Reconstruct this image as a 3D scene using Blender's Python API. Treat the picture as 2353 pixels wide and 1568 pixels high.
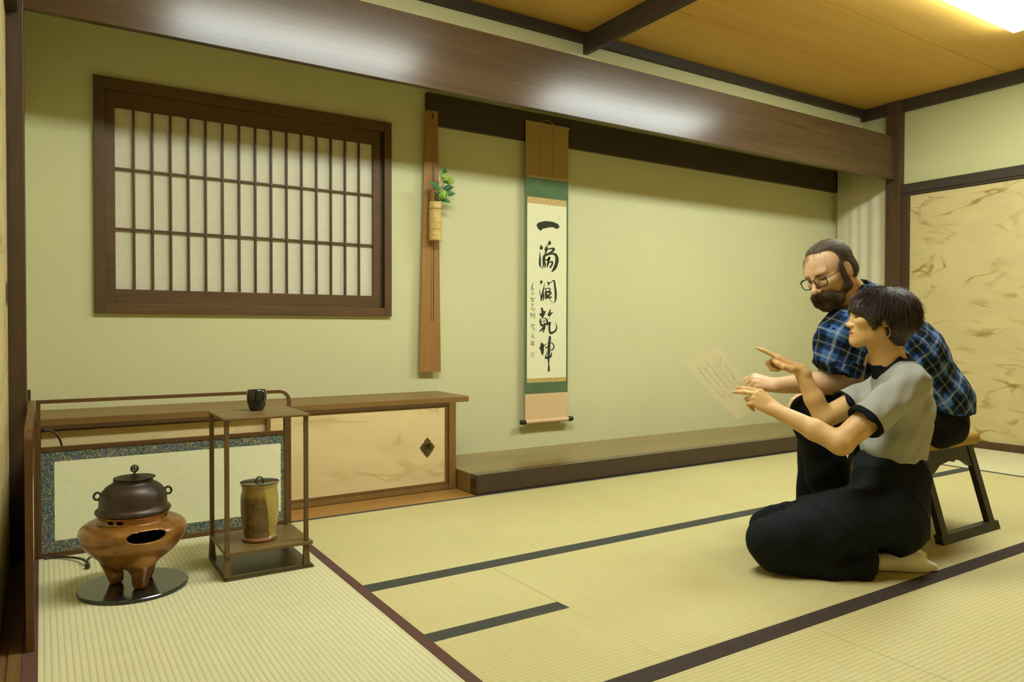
import bpy, bmesh, math, random
import numpy as np
from mathutils import Vector, Matrix
random.seed(7); np.random.seed(7)
for o in list(bpy.data.objects): bpy.data.objects.remove(o)
SC = bpy.context.scene
COL = SC.collection

# ------------------------------------------------------------------ camera
FPX = 1689.32; CX, CY = 1176.5, 784.0
CAM = np.array([0.0, 0.0, 0.84])
RM = np.array([[0.8418993787, -0.5396309135, 0.0019781893],      # image right
               [-0.0074726951, -0.0153237314, -0.9998546605],    # image down
               [0.5395827971, 0.8417622351, -0.0169335372]])     # view direction
cd = bpy.data.cameras.new('camera'); cam = bpy.data.objects.new('camera', cd); COL.objects.link(cam)
cd.sensor_fit = 'HORIZONTAL'; cd.sensor_width = 36.0; cd.lens = FPX / 2353 * 36.0
cd.clip_start = 0.02; cd.clip_end = 50
cam.matrix_world = Matrix(((RM[0][0], -RM[1][0], -RM[2][0], 0), (RM[0][1], -RM[1][1], -RM[2][1], 0),
                           (RM[0][2], -RM[1][2], -RM[2][2], 0.84), (0, 0, 0, 1)))
SC.camera = cam
def ray(x, y): return RM.T @ np.array([(x - CX) / FPX, (y - CY) / FPX, 1.0])
def at_z(x, y, z=0.0):
    d = ray(x, y); return CAM + d * ((z - CAM[2]) / d[2])
def at_y(x, y, Y):
    d = ray(x, y); return CAM + d * (Y / d[1])
def at_x(x, y, X):
    d = ray(x, y); return CAM + d * (X / d[0])
def at_d(x, y, dep): return CAM + ray(x, y) * dep

# ------------------------------------------------------------------ world, exposure
w = bpy.data.worlds.new('world'); SC.world = w; w.use_nodes = True
w.node_tree.nodes['Background'].inputs[0].default_value = (0.9, 0.95, 1.0, 1)
w.node_tree.nodes['Background'].inputs[1].default_value = 0.05
SC.view_settings.view_transform = 'Standard'; SC.view_settings.look = 'None'
SC.view_settings.exposure = 0.0; SC.view_settings.gamma = 1.0
SC.view_settings.use_curve_mapping = False
LAMP_STRENGTH = 44.0
LAMP_COLOR = (0.90, 1.0, 0.97)

# ------------------------------------------------------------------ helpers
def C(r, g, b):
    f = lambda v: (v / 255 / 12.92) if v / 255 <= 0.04045 else ((v / 255 + 0.055) / 1.055) ** 2.4
    return (f(r), f(g), f(b))
class MB:
    def __init__(s): s.v = []; s.f = []
    def add(s, vs, fs):
        n = len(s.v); s.v += [tuple(map(float, p)) for p in vs]; s.f += [tuple(i + n for i in f) for f in fs]; return s
    def box(s, x0, x1, y0, y1, z0, z1, bev=0.0):
        if x0 > x1: x0, x1 = x1, x0
        if y0 > y1: y0, y1 = y1, y0
        if z0 > z1: z0, z1 = z1, z0
        if bev > 0:
            b = min(bev, (x1 - x0) * .45, (y1 - y0) * .45, (z1 - z0) * .45)
            bm = bmesh.new(); bmesh.ops.create_cube(bm, size=1)
            for v in bm.verts:
                v.co = ((x0 + x1) / 2 + v.co.x * (x1 - x0), (y0 + y1) / 2 + v.co.y * (y1 - y0), (z0 + z1) / 2 + v.co.z * (z1 - z0))
            bmesh.ops.bevel(bm, geom=list(bm.edges), offset=b, segments=2, affect='EDGES', profile=0.5)
            bm.verts.index_update()
            s.add([v.co[:] for v in bm.verts], [[v.index for v in f.verts] for f in bm.faces]); bm.free(); return s
        vs = [(x0, y0, z0), (x1, y0, z0), (x1, y1, z0), (x0, y1, z0), (x0, y0, z1), (x1, y0, z1), (x1, y1, z1), (x0, y1, z1)]
        return s.add(vs, [(0, 3, 2, 1), (4, 5, 6, 7), (0, 1, 5, 4), (1, 2, 6, 5), (2, 3, 7, 6), (3, 0, 4, 7)])
    def hexa(s, a, b):            # two quads (4 pts each) joined
        return s.add(list(a) + list(b), [(3, 2, 1, 0), (4, 5, 6, 7), (0, 1, 5, 4), (1, 2, 6, 5), (2, 3, 7, 6), (3, 0, 4, 7)])
    def bar(s, a, b, w, d, up=(0, 0, 1)):   # rectangular bar from a to b
        a = Vector(a); b = Vector(b); t = (b - a).normalized(); u = Vector(up); x = t.cross(u)
        if x.length < 1e-4: x = t.cross(Vector((1, 0, 0)))
        x.normalize(); y = x.cross(t); q = lambda p: [p + x * (sx * w / 2) + y * (sy * d / 2) for sx, sy in ((-1, -1), (1, -1), (1, 1), (-1, 1))]
        return s.hexa(q(a), q(b))
    def tube(s, pts, r, n=8, caps=True, flat=None):
        pts = [Vector(p) for p in pts]; m = len(pts); rs = r if hasattr(r, '__len__') else [r] * m
        t0 = (pts[1] - pts[0]).normalized(); nrm = t0.orthogonal().normalized(); rings = []
        for i, p in enumerate(pts):
            t = ((pts[min(i + 1, m - 1)] - pts[max(i - 1, 0)])).normalized()
            nrm = (nrm - t * nrm.dot(t)); nrm = nrm.normalized() if nrm.length > 1e-6 else t.orthogonal().normalized()
            bn = t.cross(nrm)
            rings.append([p + (nrm * math.cos(2 * math.pi * k / n) + bn * math.sin(2 * math.pi * k / n)) * rs[i] for k in range(n)])
        vs = [v for rg in rings for v in rg]
        fs = [(i * n + k, i * n + (k + 1) % n, (i + 1) * n + (k + 1) % n, (i + 1) * n + k) for i in range(m - 1) for k in range(n)]
        if caps: fs += [tuple(reversed(range(n))), tuple(range((m - 1) * n, m * n))]
        return s.add(vs, fs)
    def lathe(s, prof, c, n=48, ax=None, closed=False):
        c = Vector(c); vs = []; fs = []; m = len(prof)
        for r, z in prof:
            for k in range(n):
                a = 2 * math.pi * k / n; vs.append(c + Vector((max(r, 1e-5) * math.cos(a), max(r, 1e-5) * math.sin(a), z)))
        for i in range(m - 1 if not closed else m):
            j = (i + 1) % m
            for k in range(n): fs.append((i * n + k, i * n + (k + 1) % n, j * n + (k + 1) % n, j * n + k))
        return s.add(vs, fs)
    def sphere(s, c, r, n=12, m=8, sc=(1, 1, 1)):
        vs = []; fs = []
        for i in range(m + 1):
            th = math.pi * i / m
            for k in range(n):
                a = 2 * math.pi * k / n
                vs.append((c[0] + r * sc[0] * math.sin(th) * math.cos(a), c[1] + r * sc[1] * math.sin(th) * math.sin(a), c[2] + r * sc[2] * math.cos(th)))
        for i in range(m):
            for k in range(n): fs.append((i * n + k, (i + 1) * n + k, (i + 1) * n + (k + 1) % n, i * n + (k + 1) % n))
        return s.add(vs, fs)
    def prism(s, poly, a, b):     # poly: 2D list, a/b: functions 2D -> 3D for the two faces
        n = len(poly); A = [a(*p) for p in poly]; B = [b(*p) for p in poly]
        return s.add(A + B, [tuple(range(n)), tuple(reversed(range(n, 2 * n)))] + [(i, i + n, (i + 1) % n + n, (i + 1) % n) for i in range(n)])
def world_of(o):
    p = Vector(o.location)
    while o.parent: o = o.parent; p = p + Vector(o.location)
    return p
def build(name, mb, mat, parent=None, smooth=False, origin=None, auto=None):
    vs = np.array(mb.v, float)
    if origin is None:
        lo, hi = vs.min(0), vs.max(0); origin = ((lo[0] + hi[0]) / 2, (lo[1] + hi[1]) / 2, lo[2])
    me = bpy.data.meshes.new(name); me.from_pydata((vs - np.array(origin)).tolist(), [], mb.f)
    bm = bmesh.new(); bm.from_mesh(me); bmesh.ops.remove_doubles(bm, verts=bm.verts, dist=1e-6)
    bmesh.ops.recalc_face_normals(bm, faces=bm.faces)
    if auto is not None:
        for e in bm.edges:
            if len(e.link_faces) == 2 and e.calc_face_angle(0) > math.radians(auto): e.smooth = False
        smooth = True
    bm.to_mesh(me); bm.free()
    if smooth: me.polygons.foreach_set('use_smooth', [True] * len(me.polygons))
    me.materials.append(mat)
    return link(name, me, parent, origin)
def link(name, me, parent, origin):
    o = bpy.data.objects.new(name, me); COL.objects.link(o)
    p = Vector(origin)
    if parent is not None: o.parent = parent; p = p - world_of(parent)
    o.location = p
    return o
def thing(name, label, cat, loc, group=None, kind=None):
    o = bpy.data.objects.new(name, None); COL.objects.link(o); o.location = loc; o.empty_display_size = .05
    return tag(o, label, cat, group, kind)
def tag(o, label=None, cat=None, group=None, kind=None):
    if label: o['label'] = label
    if cat: o['category'] = cat
    if group: o['group'] = group
    if kind: o['kind'] = kind
    return o
def struct(name, mb, mat, label, cat, **k): return tag(build(name, mb, mat, **k), label, cat, kind='structure')

# ------------------------------------------------------------------ materials
def newmat(name):
    m = bpy.data.materials.new(name); m.use_nodes = True; nt = m.node_tree
    return m, nt, nt.nodes['Principled BSDF']
def nd(nt, t, **k):
    n = nt.nodes.new(t)
    for a, v in k.items():
        if a.startswith('i_'): n.inputs[a[2:].replace('_', ' ')].default_value = v
        else: setattr(n, a, v)
    return n
def coords(nt, scale=(1, 1, 1), rot=(0, 0, 0), kind='Object'):
    tc = nd(nt, 'ShaderNodeTexCoord'); mp = nd(nt, 'ShaderNodeMapping'); mp.inputs['Scale'].default_value = scale; mp.inputs['Rotation'].default_value = rot
    nt.links.new(tc.outputs[kind], mp.inputs['Vector']); return mp.outputs['Vector']
def wcoords(nt, scale=(1, 1, 1)):
    g = nd(nt, 'ShaderNodeNewGeometry'); mp = nd(nt, 'ShaderNodeMapping'); mp.inputs['Scale'].default_value = scale
    nt.links.new(g.outputs['Position'], mp.inputs['Vector']); return mp.outputs['Vector']
def ramp(nt, fac, stops):
    r = nd(nt, 'ShaderNodeValToRGB'); e = r.color_ramp.elements
    while len(e) < len(stops): e.new(0.5)
    for i, (p, c) in enumerate(stops): e[i].position = p; e[i].color = (c[0], c[1], c[2], 1)
    nt.links.new(fac, r.inputs['Fac']); return r.outputs['Color']
def mix(nt, fac, a, b, mode='MIX'):
    m = nd(nt, 'ShaderNodeMix', data_type='RGBA', blend_type=mode)
    for sock, v in ((m.inputs['Factor'], fac), (m.inputs[6], a), (m.inputs[7], b)):
        if isinstance(v, (int, float)): sock.default_value = v
        elif isinstance(v, tuple): sock.default_value = (v[0], v[1], v[2], 1)
        else: nt.links.new(v, sock)
    return m.outputs[2]
def mth(nt, op, a, b=None, c=None):
    m = nd(nt, 'ShaderNodeMath', operation=op)
    for s, v in zip(m.inputs, (a, b, c)):
        if v is None: continue
        if isinstance(v, (int, float)): s.default_value = v
        else: nt.links.new(v, s)
    return m.outputs[0]
def noise(nt, vec, scale, detail=4, rough=.5, dist=0):
    n = nd(nt, 'ShaderNodeTexNoise'); n.inputs['Scale'].default_value = scale; n.inputs['Detail'].default_value = detail
    n.inputs['Roughness'].default_value = rough; n.inputs['Distortion'].default_value = dist
    nt.links.new(vec, n.inputs['Vector']); return n.outputs['Fac']
def bump(nt, bs, h, strength=.2, dist=.002):
    b = nd(nt, 'ShaderNodeBump'); b.inputs['Strength'].default_value = strength; b.inputs['Distance'].default_value = dist
    nt.links.new(h, b.inputs['Height']); nt.links.new(b.outputs[0], bs.inputs['Normal'])
def plain(name, col, rough=.5, metal=0., spec=.5, var=.12, nscale=30, bmp=0.0, coat=0.0):
    m, nt, bs = newmat(name); v = coords(nt)
    f = noise(nt, v, nscale, 3)
    lo = tuple(c * (1 - var) for c in col); hi = tuple(min(1, c * (1 + var)) for c in col)
    nt.links.new(ramp(nt, f, [(.3, lo), (.7, hi)]), bs.inputs['Base Color'])
    bs.inputs['Roughness'].default_value = rough; bs.inputs['Metallic'].default_value = metal; bs.inputs['Specular IOR Level'].default_value = spec
    bs.inputs['Coat Weight'].default_value = coat; bs.inputs['Coat Roughness'].default_value = .08
    if bmp: bump(nt, bs, f, bmp)
    return m
def wood(name, c1, c2, axis='X', rough=.45, fine=1.0, coat=0.0, coatr=.1, bmp=.08, spec=.4):
    m, nt, bs = newmat(name)
    sc = {'X': (.6, 9, 9), 'Y': (9, .6, 9), 'Z': (9, 9, .6)}[axis]
    v = wcoords(nt, tuple(s * fine for s in sc))
    f1 = noise(nt, v, 1.6, 5, .6, .8); f2 = noise(nt, wcoords(nt, tuple(s * fine * 5 for s in sc)), 2.0, 4, .65)
    f = mth(nt, 'ADD', mth(nt, 'MULTIPLY', f1, .6), mth(nt, 'MULTIPLY', f2, .4))
    nt.links.new(ramp(nt, f, [(.32, c1), (.68, c2)]), bs.inputs['Base Color'])
    bs.inputs['Roughness'].default_value = rough; bs.inputs['Specular IOR Level'].default_value = spec
    bs.inputs['Coat Weight'].default_value = coat; bs.inputs['Coat Roughness'].default_value = coatr
    if bmp: bump(nt, bs, f2, bmp, .001)
    return m
def plaster(name, col, spk=.05):
    m, nt, bs = newmat(name); v = wcoords(nt)
    big = noise(nt, v, 1.3, 3); fine = noise(nt, v, 260, 3, .7)
    f = mth(nt, 'ADD', mth(nt, 'MULTIPLY', big, .5), mth(nt, 'MULTIPLY', fine, .5))
    nt.links.new(ramp(nt, f, [(.3, tuple(c * (1 - spk) for c in col)), (.7, tuple(min(1, c * (1 + spk)) for c in col))]), bs.inputs['Base Color'])
    bs.inputs['Roughness'].default_value = .95; bs.inputs['Specular IOR Level'].default_value = .1
    bump(nt, bs, fine, .25, .002); return m
def fusuma(name, base, line, ax='Y', amount=1.0, rough=.5):
    """paper with drifting marbled ink lines"""
    m, nt, bs = newmat(name)
    sc = {'Y': (1, 1.0, 2.6), 'X': (1.0, 1, 2.6)}[ax]
    v = wcoords(nt, sc)
    wid = mth(nt, 'ADD', .004, mth(nt, 'MULTIPLY', mth(nt, 'POWER', noise(nt, wcoords(nt, sc), 6.0, 2), 3.0), .12))
    n1 = noise(nt, v, 1.3, 3, .45, .5)
    r = mth(nt, 'ABSOLUTE', mth(nt, 'SUBTRACT', n1, .5)); line1 = mth(nt, 'MINIMUM', 1.0, mth(nt, 'DIVIDE', r, wid))
    n1b = noise(nt, wcoords(nt, tuple(s * 1.2 for s in sc)), 1.5, 3, .45, .6)
    r2 = mth(nt, 'ABSOLUTE', mth(nt, 'SUBTRACT', n1b, .46)); line2 = mth(nt, 'MINIMUM', 1.0, mth(nt, 'DIVIDE', r2, wid))
    msk = noise(nt, wcoords(nt, sc), 3.4, 2, .5)
    mk = mth(nt, 'MINIMUM', 1.0, mth(nt, 'MAXIMUM', 0.0, mth(nt, 'MULTIPLY', mth(nt, 'SUBTRACT', msk, .43), 5.0)))
    ink = mth(nt, 'MULTIPLY', mth(nt, 'SUBTRACT', 1.0, mth(nt, 'MULTIPLY', line1, line2)), mth(nt, 'MULTIPLY', mk, amount))
    blot = noise(nt, v, 3.0, 5, .6, 1.0)
    base2 = ramp(nt, blot, [(.35, tuple(c * .93 for c in base)), (.7, tuple(min(1, c * 1.05) for c in base))])
    nt.links.new(mix(nt, ink, base2, line), bs.inputs['Base Color'])
    bs.inputs['Roughness'].default_value = rough; bs.inputs['Specular IOR Level'].default_value = .3
    return m
def tatami(name, along, c1=C(184, 172, 112), c2=C(206, 197, 142)):
    """rush weave: rounded ridges running along X or Y, pitch 15.5 mm"""
    m, nt, bs = newmat(name)
    g = nd(nt, 'ShaderNodeNewGeometry'); sp = nd(nt, 'ShaderNodeSeparateXYZ'); nt.links.new(g.outputs['Position'], sp.inputs[0])
    a, b = (sp.outputs[1], sp.outputs[0]) if along == 'X' else (sp.outputs[0], sp.outputs[1])
    ridge = mth(nt, 'ABSOLUTE', mth(nt, 'SINE', mth(nt, 'MULTIPLY', a, math.pi / .0155)))
    ridge = mth(nt, 'POWER', ridge, .6)
    sc = (4, 260, 1) if along == 'Y' else (260, 4, 1)
    rush = noise(nt, wcoords(nt, sc), 1.0, 3, .6)
    rsc = noise(nt, wcoords(nt, (60, 60, 1)), 4, 3, .6)
    big = noise(nt, wcoords(nt), 1.1, 4, .6)
    base = ramp(nt, mth(nt, 'ADD', mth(nt, 'MULTIPLY', rsc, .35), mth(nt, 'ADD', mth(nt, 'MULTIPLY', rush, .3), mth(nt, 'MULTIPLY', big, .35))), [(.33, c1), (.66, c2)])
    groove_shade = mth(nt, 'MULTIPLY', mth(nt, 'SUBTRACT', 1.0, ridge), .32)  # ridge shading put into the colour: darker between the ridges
    nt.links.new(mix(nt, groove_shade, base, C(150, 128, 66)), bs.inputs['Base Color'])
    bs.inputs['Roughness'].default_value = .62; bs.inputs['Specular IOR Level'].default_value = .35
    bump(nt, bs, mth(nt, 'ADD', ridge, mth(nt, 'MULTIPLY', rush, .25)), .55, .0022); return m
def cloth(name, col, rough=.9, scale=900, var=.12, spec=.15):
    m, nt, bs = newmat(name); v = coords(nt); f = noise(nt, v, scale, 2); g = noise(nt, v, 14, 3)
    k = mth(nt, 'ADD', mth(nt, 'MULTIPLY', f, .5), mth(nt, 'MULTIPLY', g, .5))
    nt.links.new(ramp(nt, k, [(.3, tuple(c * (1 - var) for c in col)), (.7, tuple(min(1, c * (1 + var)) for c in col))]), bs.inputs['Base Color'])
    bs.inputs['Roughness'].default_value = rough; bs.inputs['Specular IOR Level'].default_value = spec
    bump(nt, bs, f, .25, .001); return m

M_wall = plaster('sand_plaster', C(206, 204, 158))
M_wallr = plaster('pale_plaster', C(196, 195, 146))
M_beamX = wood('beam_wood', C(62, 44, 22), C(88, 66, 36), 'X', .5, .7, coat=.65, coatr=.22, bmp=.02, spec=.1)
M_postZ = wood('post_wood', C(62, 45, 28), C(84, 62, 38), 'Z', .5, 1)
M_darkY = wood('dark_trim_y', C(50, 42, 34), C(72, 60, 46), 'Y', .5, 1)
M_darkX = wood('dark_trim_x', C(46, 40, 32), C(64, 54, 42), 'X', .5, 1)
M_railX = wood('alcove_rail_wood', C(52, 42, 28), C(70, 56, 36), 'X', .55, .8)
M_ceil = wood('ceiling_board', C(206, 162, 76), C(222, 180, 94), 'X', .6, .5, bmp=.03)
M_winX = wood('window_wood_x', C(74, 52, 26), C(102, 74, 38), 'X', .5, 1)
M_winZ = wood('window_wood_z', C(68, 50, 26), C(94, 70, 38), 'Z', .5, 1)
M_shoji = plain('shoji_paper', C(212, 206, 180), .9, 0, .1, .04, 25, .05)
M_fus = fusuma('fusuma_paper', C(204, 186, 132), C(150, 126, 58), 'Y')
M_fusX = fusuma('cabinet_paper', C(222, 200, 148), C(176, 148, 82), 'X', .55)
M_tatX = tatami('tatami_x', 'X'); M_tatY = tatami('tatami_y', 'Y', C(196, 190, 142), C(218, 214, 172))
M_heriG = cloth('mat_border_green', C(70, 71, 62)); M_heriP = cloth('mat_border_plum', C(94, 66, 56)); M_heriB = cloth('mat_border_brown', C(66, 56, 48))
M_lac = plain('black_brown_lacquer', C(58, 38, 26), .22, 0, .5, .1, 12, coat=.3)
M_tokoX = wood('alcove_board', C(112, 92, 48), C(142, 118, 66), 'X', .28, .5, coat=.3, bmp=.02)
M_cabX = wood('cabinet_wood_x', C(112, 84, 42), C(146, 112, 60), 'X', .42, .8)
M_cabZ = wood('cabinet_wood_z', C(108, 78, 38), C(142, 106, 54), 'Z', .42, .8)
M_jiita = wood('floor_board_wood', C(138, 98, 42), C(170, 126, 62), 'X', .4, .6)
M_black = plain('black_paint', C(20, 19, 18), .4)
# ================================================================== STRUCTURE
YW = 3.78          # alcove back wall
YB = 3.195         # beam front / platform front
XR = 5.60          # right wall face
ZC = 2.60          # ceiling
Y0 = -0.75         # wall behind the camera
# ---- floor: slab + mats + boards
fl = struct('floor', MB().box(-2.2, 5.75, Y0, 3.85, -.10, -.03), M_black, 'floor of pale rush mats edged with dark cloth borders', 'floor')
def mat_(x0, x1, y0, y1, along, name='tatami_mat'):
    return build(name, MB().box(x0 + .0008, x1 - .0008, y0 + .0008, y1 - .0008, -.03, 0, .0015), M_tatX if along == 'X' else M_tatY, fl)
def heri(par, x0, x1, y0, y1, m): return build('cloth_border', MB().box(x0, x1, y0, y1, -.004, .0012, .0006), m, par)
HW = .034
# left mat column (runs away from the camera)
XL0, XL1 = -.046, .878
for ya, yb in ((1.262, 3.192), (Y0, 1.262)):
    m = mat_(XL0, XL1, ya, yb, 'Y'); heri(m, XL1 - HW, XL1, ya, yb, M_heriP); heri(m, XL0, XL0 + HW, ya, yb, M_heriP)
# row A along the alcove
XS = [XL1, 2.777, 4.692]
yA0, yA1 = 2.234, 3.192
for xa, xb in ((XS[0], XS[1]), (XS[1], XS[2])):
    m = mat_(xa, xb, yA0, yA1, 'X'); heri(m, xa, xb, yA1 - .022, yA1, M_heriG); heri(m, xa, xb, yA0, yA0 + HW, M_heriG)
# right column
for ya, yb in ((1.30, 3.192), (Y0, 1.30)):
    m = mat_(4.692, XR, ya, yb, 'Y'); heri(m, 4.692, 4.692 + .03, ya, yb, M_heriG); heri(m, XR - .02, XR, ya, yb, M_heriG)
# row B with the square hearth mat let into it
yB0, yB1 = 1.3105, 2.234; XRO = 1.331; yR0 = 1.785
m = build('tatami_mat', MB().box(XRO + .0008, 2.777 - .0008, yB0 + .0008, yB1, -.03, 0, .0015).box(XL1 + .0008, XRO + .0008, yB0 + .0008, yR0, -.03, 0, .0015), M_tatX, fl)
heri(m, XRO, 2.777, yB1 - HW, yB1, M_heriG); heri(m, XL1, 2.777, yB0, yB0 + .031, M_heriB); heri(m, XL1, XRO + .002, yR0 - .028, yR0, M_heriG)
m = mat_(XL1, XRO, yR0, yB1, 'X', 'hearth_mat'); heri(m, XL1, XRO, yB1 - HW, yB1 - .001, M_heriG); heri(m, XL1, XRO, yR0 + .0005, yR0 + .029, M_heriG)
m = mat_(2.777, 4.692, yB0, yB1, 'X'); heri(m, 2.777, 4.692, yB1 - HW, yB1, M_heriG); heri(m, 2.777, 4.692, yB0, yB0 + .031, M_heriB)
# rows C and D towards the camera
yC0 = .386
for xa, xb in ((XL1, 1.822), (1.822, 3.737), (3.737, 4.692)):
    m = mat_(xa, xb, yC0, yB0, 'X'); heri(m, xa, xb, yB0 - .031, yB0, M_heriB); heri(m, xa, xb, yC0, yC0 + HW, M_heriB)
for xa, xb in ((XL1, 2.777), (2.777, 4.692)):
    m = mat_(xa, xb, Y0, yC0, 'X'); heri(m, xa, xb, yC0 - HW, yC0, M_heriB)
build('floor_board', MB().box(-.1, 1.841, 3.193, 3.425, -.03, -.002, .001), M_jiita, fl)
build('floor_board', MB().box(-.1, 1.841, 3.425, YW, -.03, -.002, .001), M_jiita, fl)
for k in range(8):       # neighbouring room on the left: mats seen only from the doorway
    if k % 2 == 0: mat_(-2.2, -.146, Y0 + k * .56, Y0 + (k + 2) * .56, 'X')
# threshold with grooves along the left doorway
M_sillY = wood('threshold_wood', C(96, 70, 38), C(128, 96, 54), 'Y', .45)
struct('trim_1', MB().box(-.146, -.112, Y0, 3.16, -.03, .001).box(-.112, -.105, Y0, 3.16, -.03, -.004).box(-.105, -.083, Y0, 3.16, -.03, .001).box(-.083, -.076, Y0, 3.16, -.03, -.004).box(-.076, -.0465, Y0, 3.16, -.03, .001),
       M_sillY, 'grooved wooden threshold under the sliding doors at the left wall', 'threshold')

# ---- walls
wx0, wx1, wz0, wz1 = .204, 1.625, .905, 1.964
struct('wall_back', MB().box(-.25, wx0 + .03, YW, YW + .1, -.1, 2.7).box(wx1 - .03, 5.8, YW, YW + .1, -.1, 2.7).box(wx0 + .03, wx1 - .03, YW, YW + .1, wz1 - .03, 2.7)
       .box(wx0 + .03, wx1 - .03, YW, YW + .1, -.1, wz0 + .03), M_wall, 'sand-plastered back wall of the alcove with a lattice window', 'wall')
struct('wall_alcove', MB().box(-.25, 5.7, 3.50, 3.56, 2.31, 2.7).box(-.25, 5.7, YB + .035, YW, 2.29, 2.31), M_wall, 'narrow plaster strip above the long polished beam', 'wall')
struct('wall_right', MB().box(5.615, 5.75, Y0, 3.2, 1.90, 2.7).box(5.66, 5.75, 3.2, YW, -.1, 2.7).box(5.612, 5.66, 3.26, YW, 2.31, 2.7).box(5.64, 5.75, Y0, 3.2, -.1, 1.95).box(5.615, 5.66, 3.2, 3.26, 1.9, 2.7),
       M_wallr, 'pale plaster wall above the sliding doors on the right', 'wall')
struct('wall_left', MB().box(-.25, -.135, Y0, 3.2, 2.02, 2.7).box(-.25, -.06, 3.2, YW, -.1, 2.7), M_wallr, 'plaster wall at the left end beside the dark corner post', 'wall')
M_dkw = wood('dark_door_wood', C(58, 44, 30), C(80, 62, 42), 'Z', .6)
struct('wall_front', MB().box(-2.3, 5.75, Y0 - .1, Y0, -.1, 2.7), fusuma('front_paper', C(214, 184, 116), C(176, 146, 84), 'X', .5), 'tan papered wall facing the alcove', 'wall')
struct('wall_side', MB().box(-2.3, -2.2, Y0, 3.3, -.1, 2.7).box(-2.2, -.25, 3.2, 3.3, -.1, 2.7), M_dkw, 'dark boarded wall of the neighbouring room', 'wall')

# ---- ceiling with separate boards
ce = struct('ceiling', MB().box(-2.3, 5.75, Y0, 3.6, ZC + .012, ZC + .06), M_darkX, 'board ceiling of wide yellow-brown planks', 'ceiling')
ys = [3.5, 3.462] + [2.957 - .515 * k for k in range(8)]
for bx0, bx1 in ((-2.3, -.1), (-.1, 2.744), (2.776, 5.66)):
    for a, b in zip(ys[:-1], ys[1:]):
        build('ceiling_board', MB().box(bx0, bx1, max(b, Y0) + .0018, a - .0018, ZC, ZC + .012, .001), M_ceil, ce)
build('ceiling_batten', MB().box(2.744, 2.776, Y0, 3.502, 2.482, ZC + .012, .002), M_darkY, ce)
# ---- timber trims
struct('trim_2', MB().box(-.06, 5.60, YB, YB + .032, 1.992, 2.325, .003), M_beamX, 'long polished brown beam reflecting the ceiling lamps above the alcove', 'beam')
struct('trim_3', MB().box(5.555, 5.67, 3.16, 3.272, 0, ZC, .003), M_postZ, 'dark square corner post at the right end of the beam', 'post')
struct('trim_4', MB().box(-.15, -.044, 3.16, 3.272, 0, ZC, .003), M_postZ, 'dark square corner post at the left end of the beam', 'post')
struct('trim_5', MB().box(1.836, 5.66, 3.748, YW + .01, 1.990, 2.168, .002), M_railX, 'dark wooden hanging rail across the alcove wall', 'rail')
struct('trim_6', MB().box(5.592, 5.66, Y0, 3.165, 1.887, 1.955, .002).box(5.600, 5.66, Y0, 3.165, 1.868, 1.89), M_darkY, 'dark lintel rail above the marbled sliding doors', 'rail')
struct('trim_7', MB().box(5.575, 5.66, Y0, 3.50, 2.512, ZC, .002), M_darkY, 'dark ceiling moulding along the right wall', 'moulding')
struct('trim_8', MB().box(-.1, 5.62, 3.462, 3.505, 2.542, ZC, .002), M_darkX, 'dark ceiling moulding along the strip above the beam', 'moulding')
struct('trim_9', MB().box(5.585, 5.66, Y0, 3.165, -.01, .045, .002), M_winZ, 'brown wooden sill under the sliding doors at the right wall', 'sill')
struct('trim_10', MB().box(-.15, -.06, Y0, 3.155, 1.96, 2.06, .002), M_darkY, 'dark lintel above the left sliding door', 'rail')
struct('trim_11', MB().box(5.597, 5.66, 3.112, 3.162, .045, 1.868, .002), M_postZ, 'slim brown jamb beside the right corner post', 'jamb')

# ---- window with lattice
win = thing('window_1', 'brown framed lattice window with white paper panes in the alcove wall', 'window', (.9145, YW, wz0), kind='structure')
ox0, ox1, oz0, oz1 = .288, 1.524, 1.016, 1.838
f = .030
build('window_frame', MB().box(wx0, wx0 + .042, YW - .022, YW + .06, wz0, wz1, .002), M_winZ, win)
build('window_frame', MB().box(wx1 - .042, wx1, YW - .022, YW + .06, wz0, wz1, .002), M_winZ, win)
build('window_frame', MB().box(wx0 + .042, wx1 - .042, YW - .022, YW + .06, wz1 - .052, wz1, .002), M_winX, win)
build('window_frame', MB().box(wx0 + .042, wx1 - .042, YW - .022, YW + .06, wz0, wz0 + .046, .002), M_winX, win)
sash = build('sash', MB().box(wx0 + .042, ox0, YW - .004, YW + .03, wz0 + .046, wz1 - .052, .0015).box(ox1, 1.566, YW - .004, YW + .03, wz0 + .046, wz1 - .052, .0015)
      .box(ox0, ox1, YW - .0045, YW + .03, wz0 + .046, oz0, .0015).box(ox0, ox1, YW - .0045, YW + .03, oz1, wz1 - .052, .0015), M_winX, win)
build('window_frame', MB().box(1.566, wx1 - .042, YW + .008, YW + .05, wz0 + .046, wz1 - .052), M_darkX, win)
NB = 16
zh = [1.291, 1.564]
xs = [ox0 + (ox1 - ox0) * k / NB for k in range(NB + 1)]
zs = [oz0] + zh + [oz1]
for k in range(1, NB): build('lattice_bar', MB().box(xs[k] - .0042, xs[k] + .0042, YW - .001, YW + .017, oz0, oz1), M_winZ, sash)
for z in zh: build('lattice_bar', MB().box(ox0, ox1, YW + .001, YW + .016, z - .004, z + .004), M_winX, sash)
for k in range(NB):
    for j in range(3): build('paper_pane', MB().box(xs[k], xs[k + 1], YW + .017, YW + .019, zs[j], zs[j + 1]), M_shoji, sash)
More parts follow.
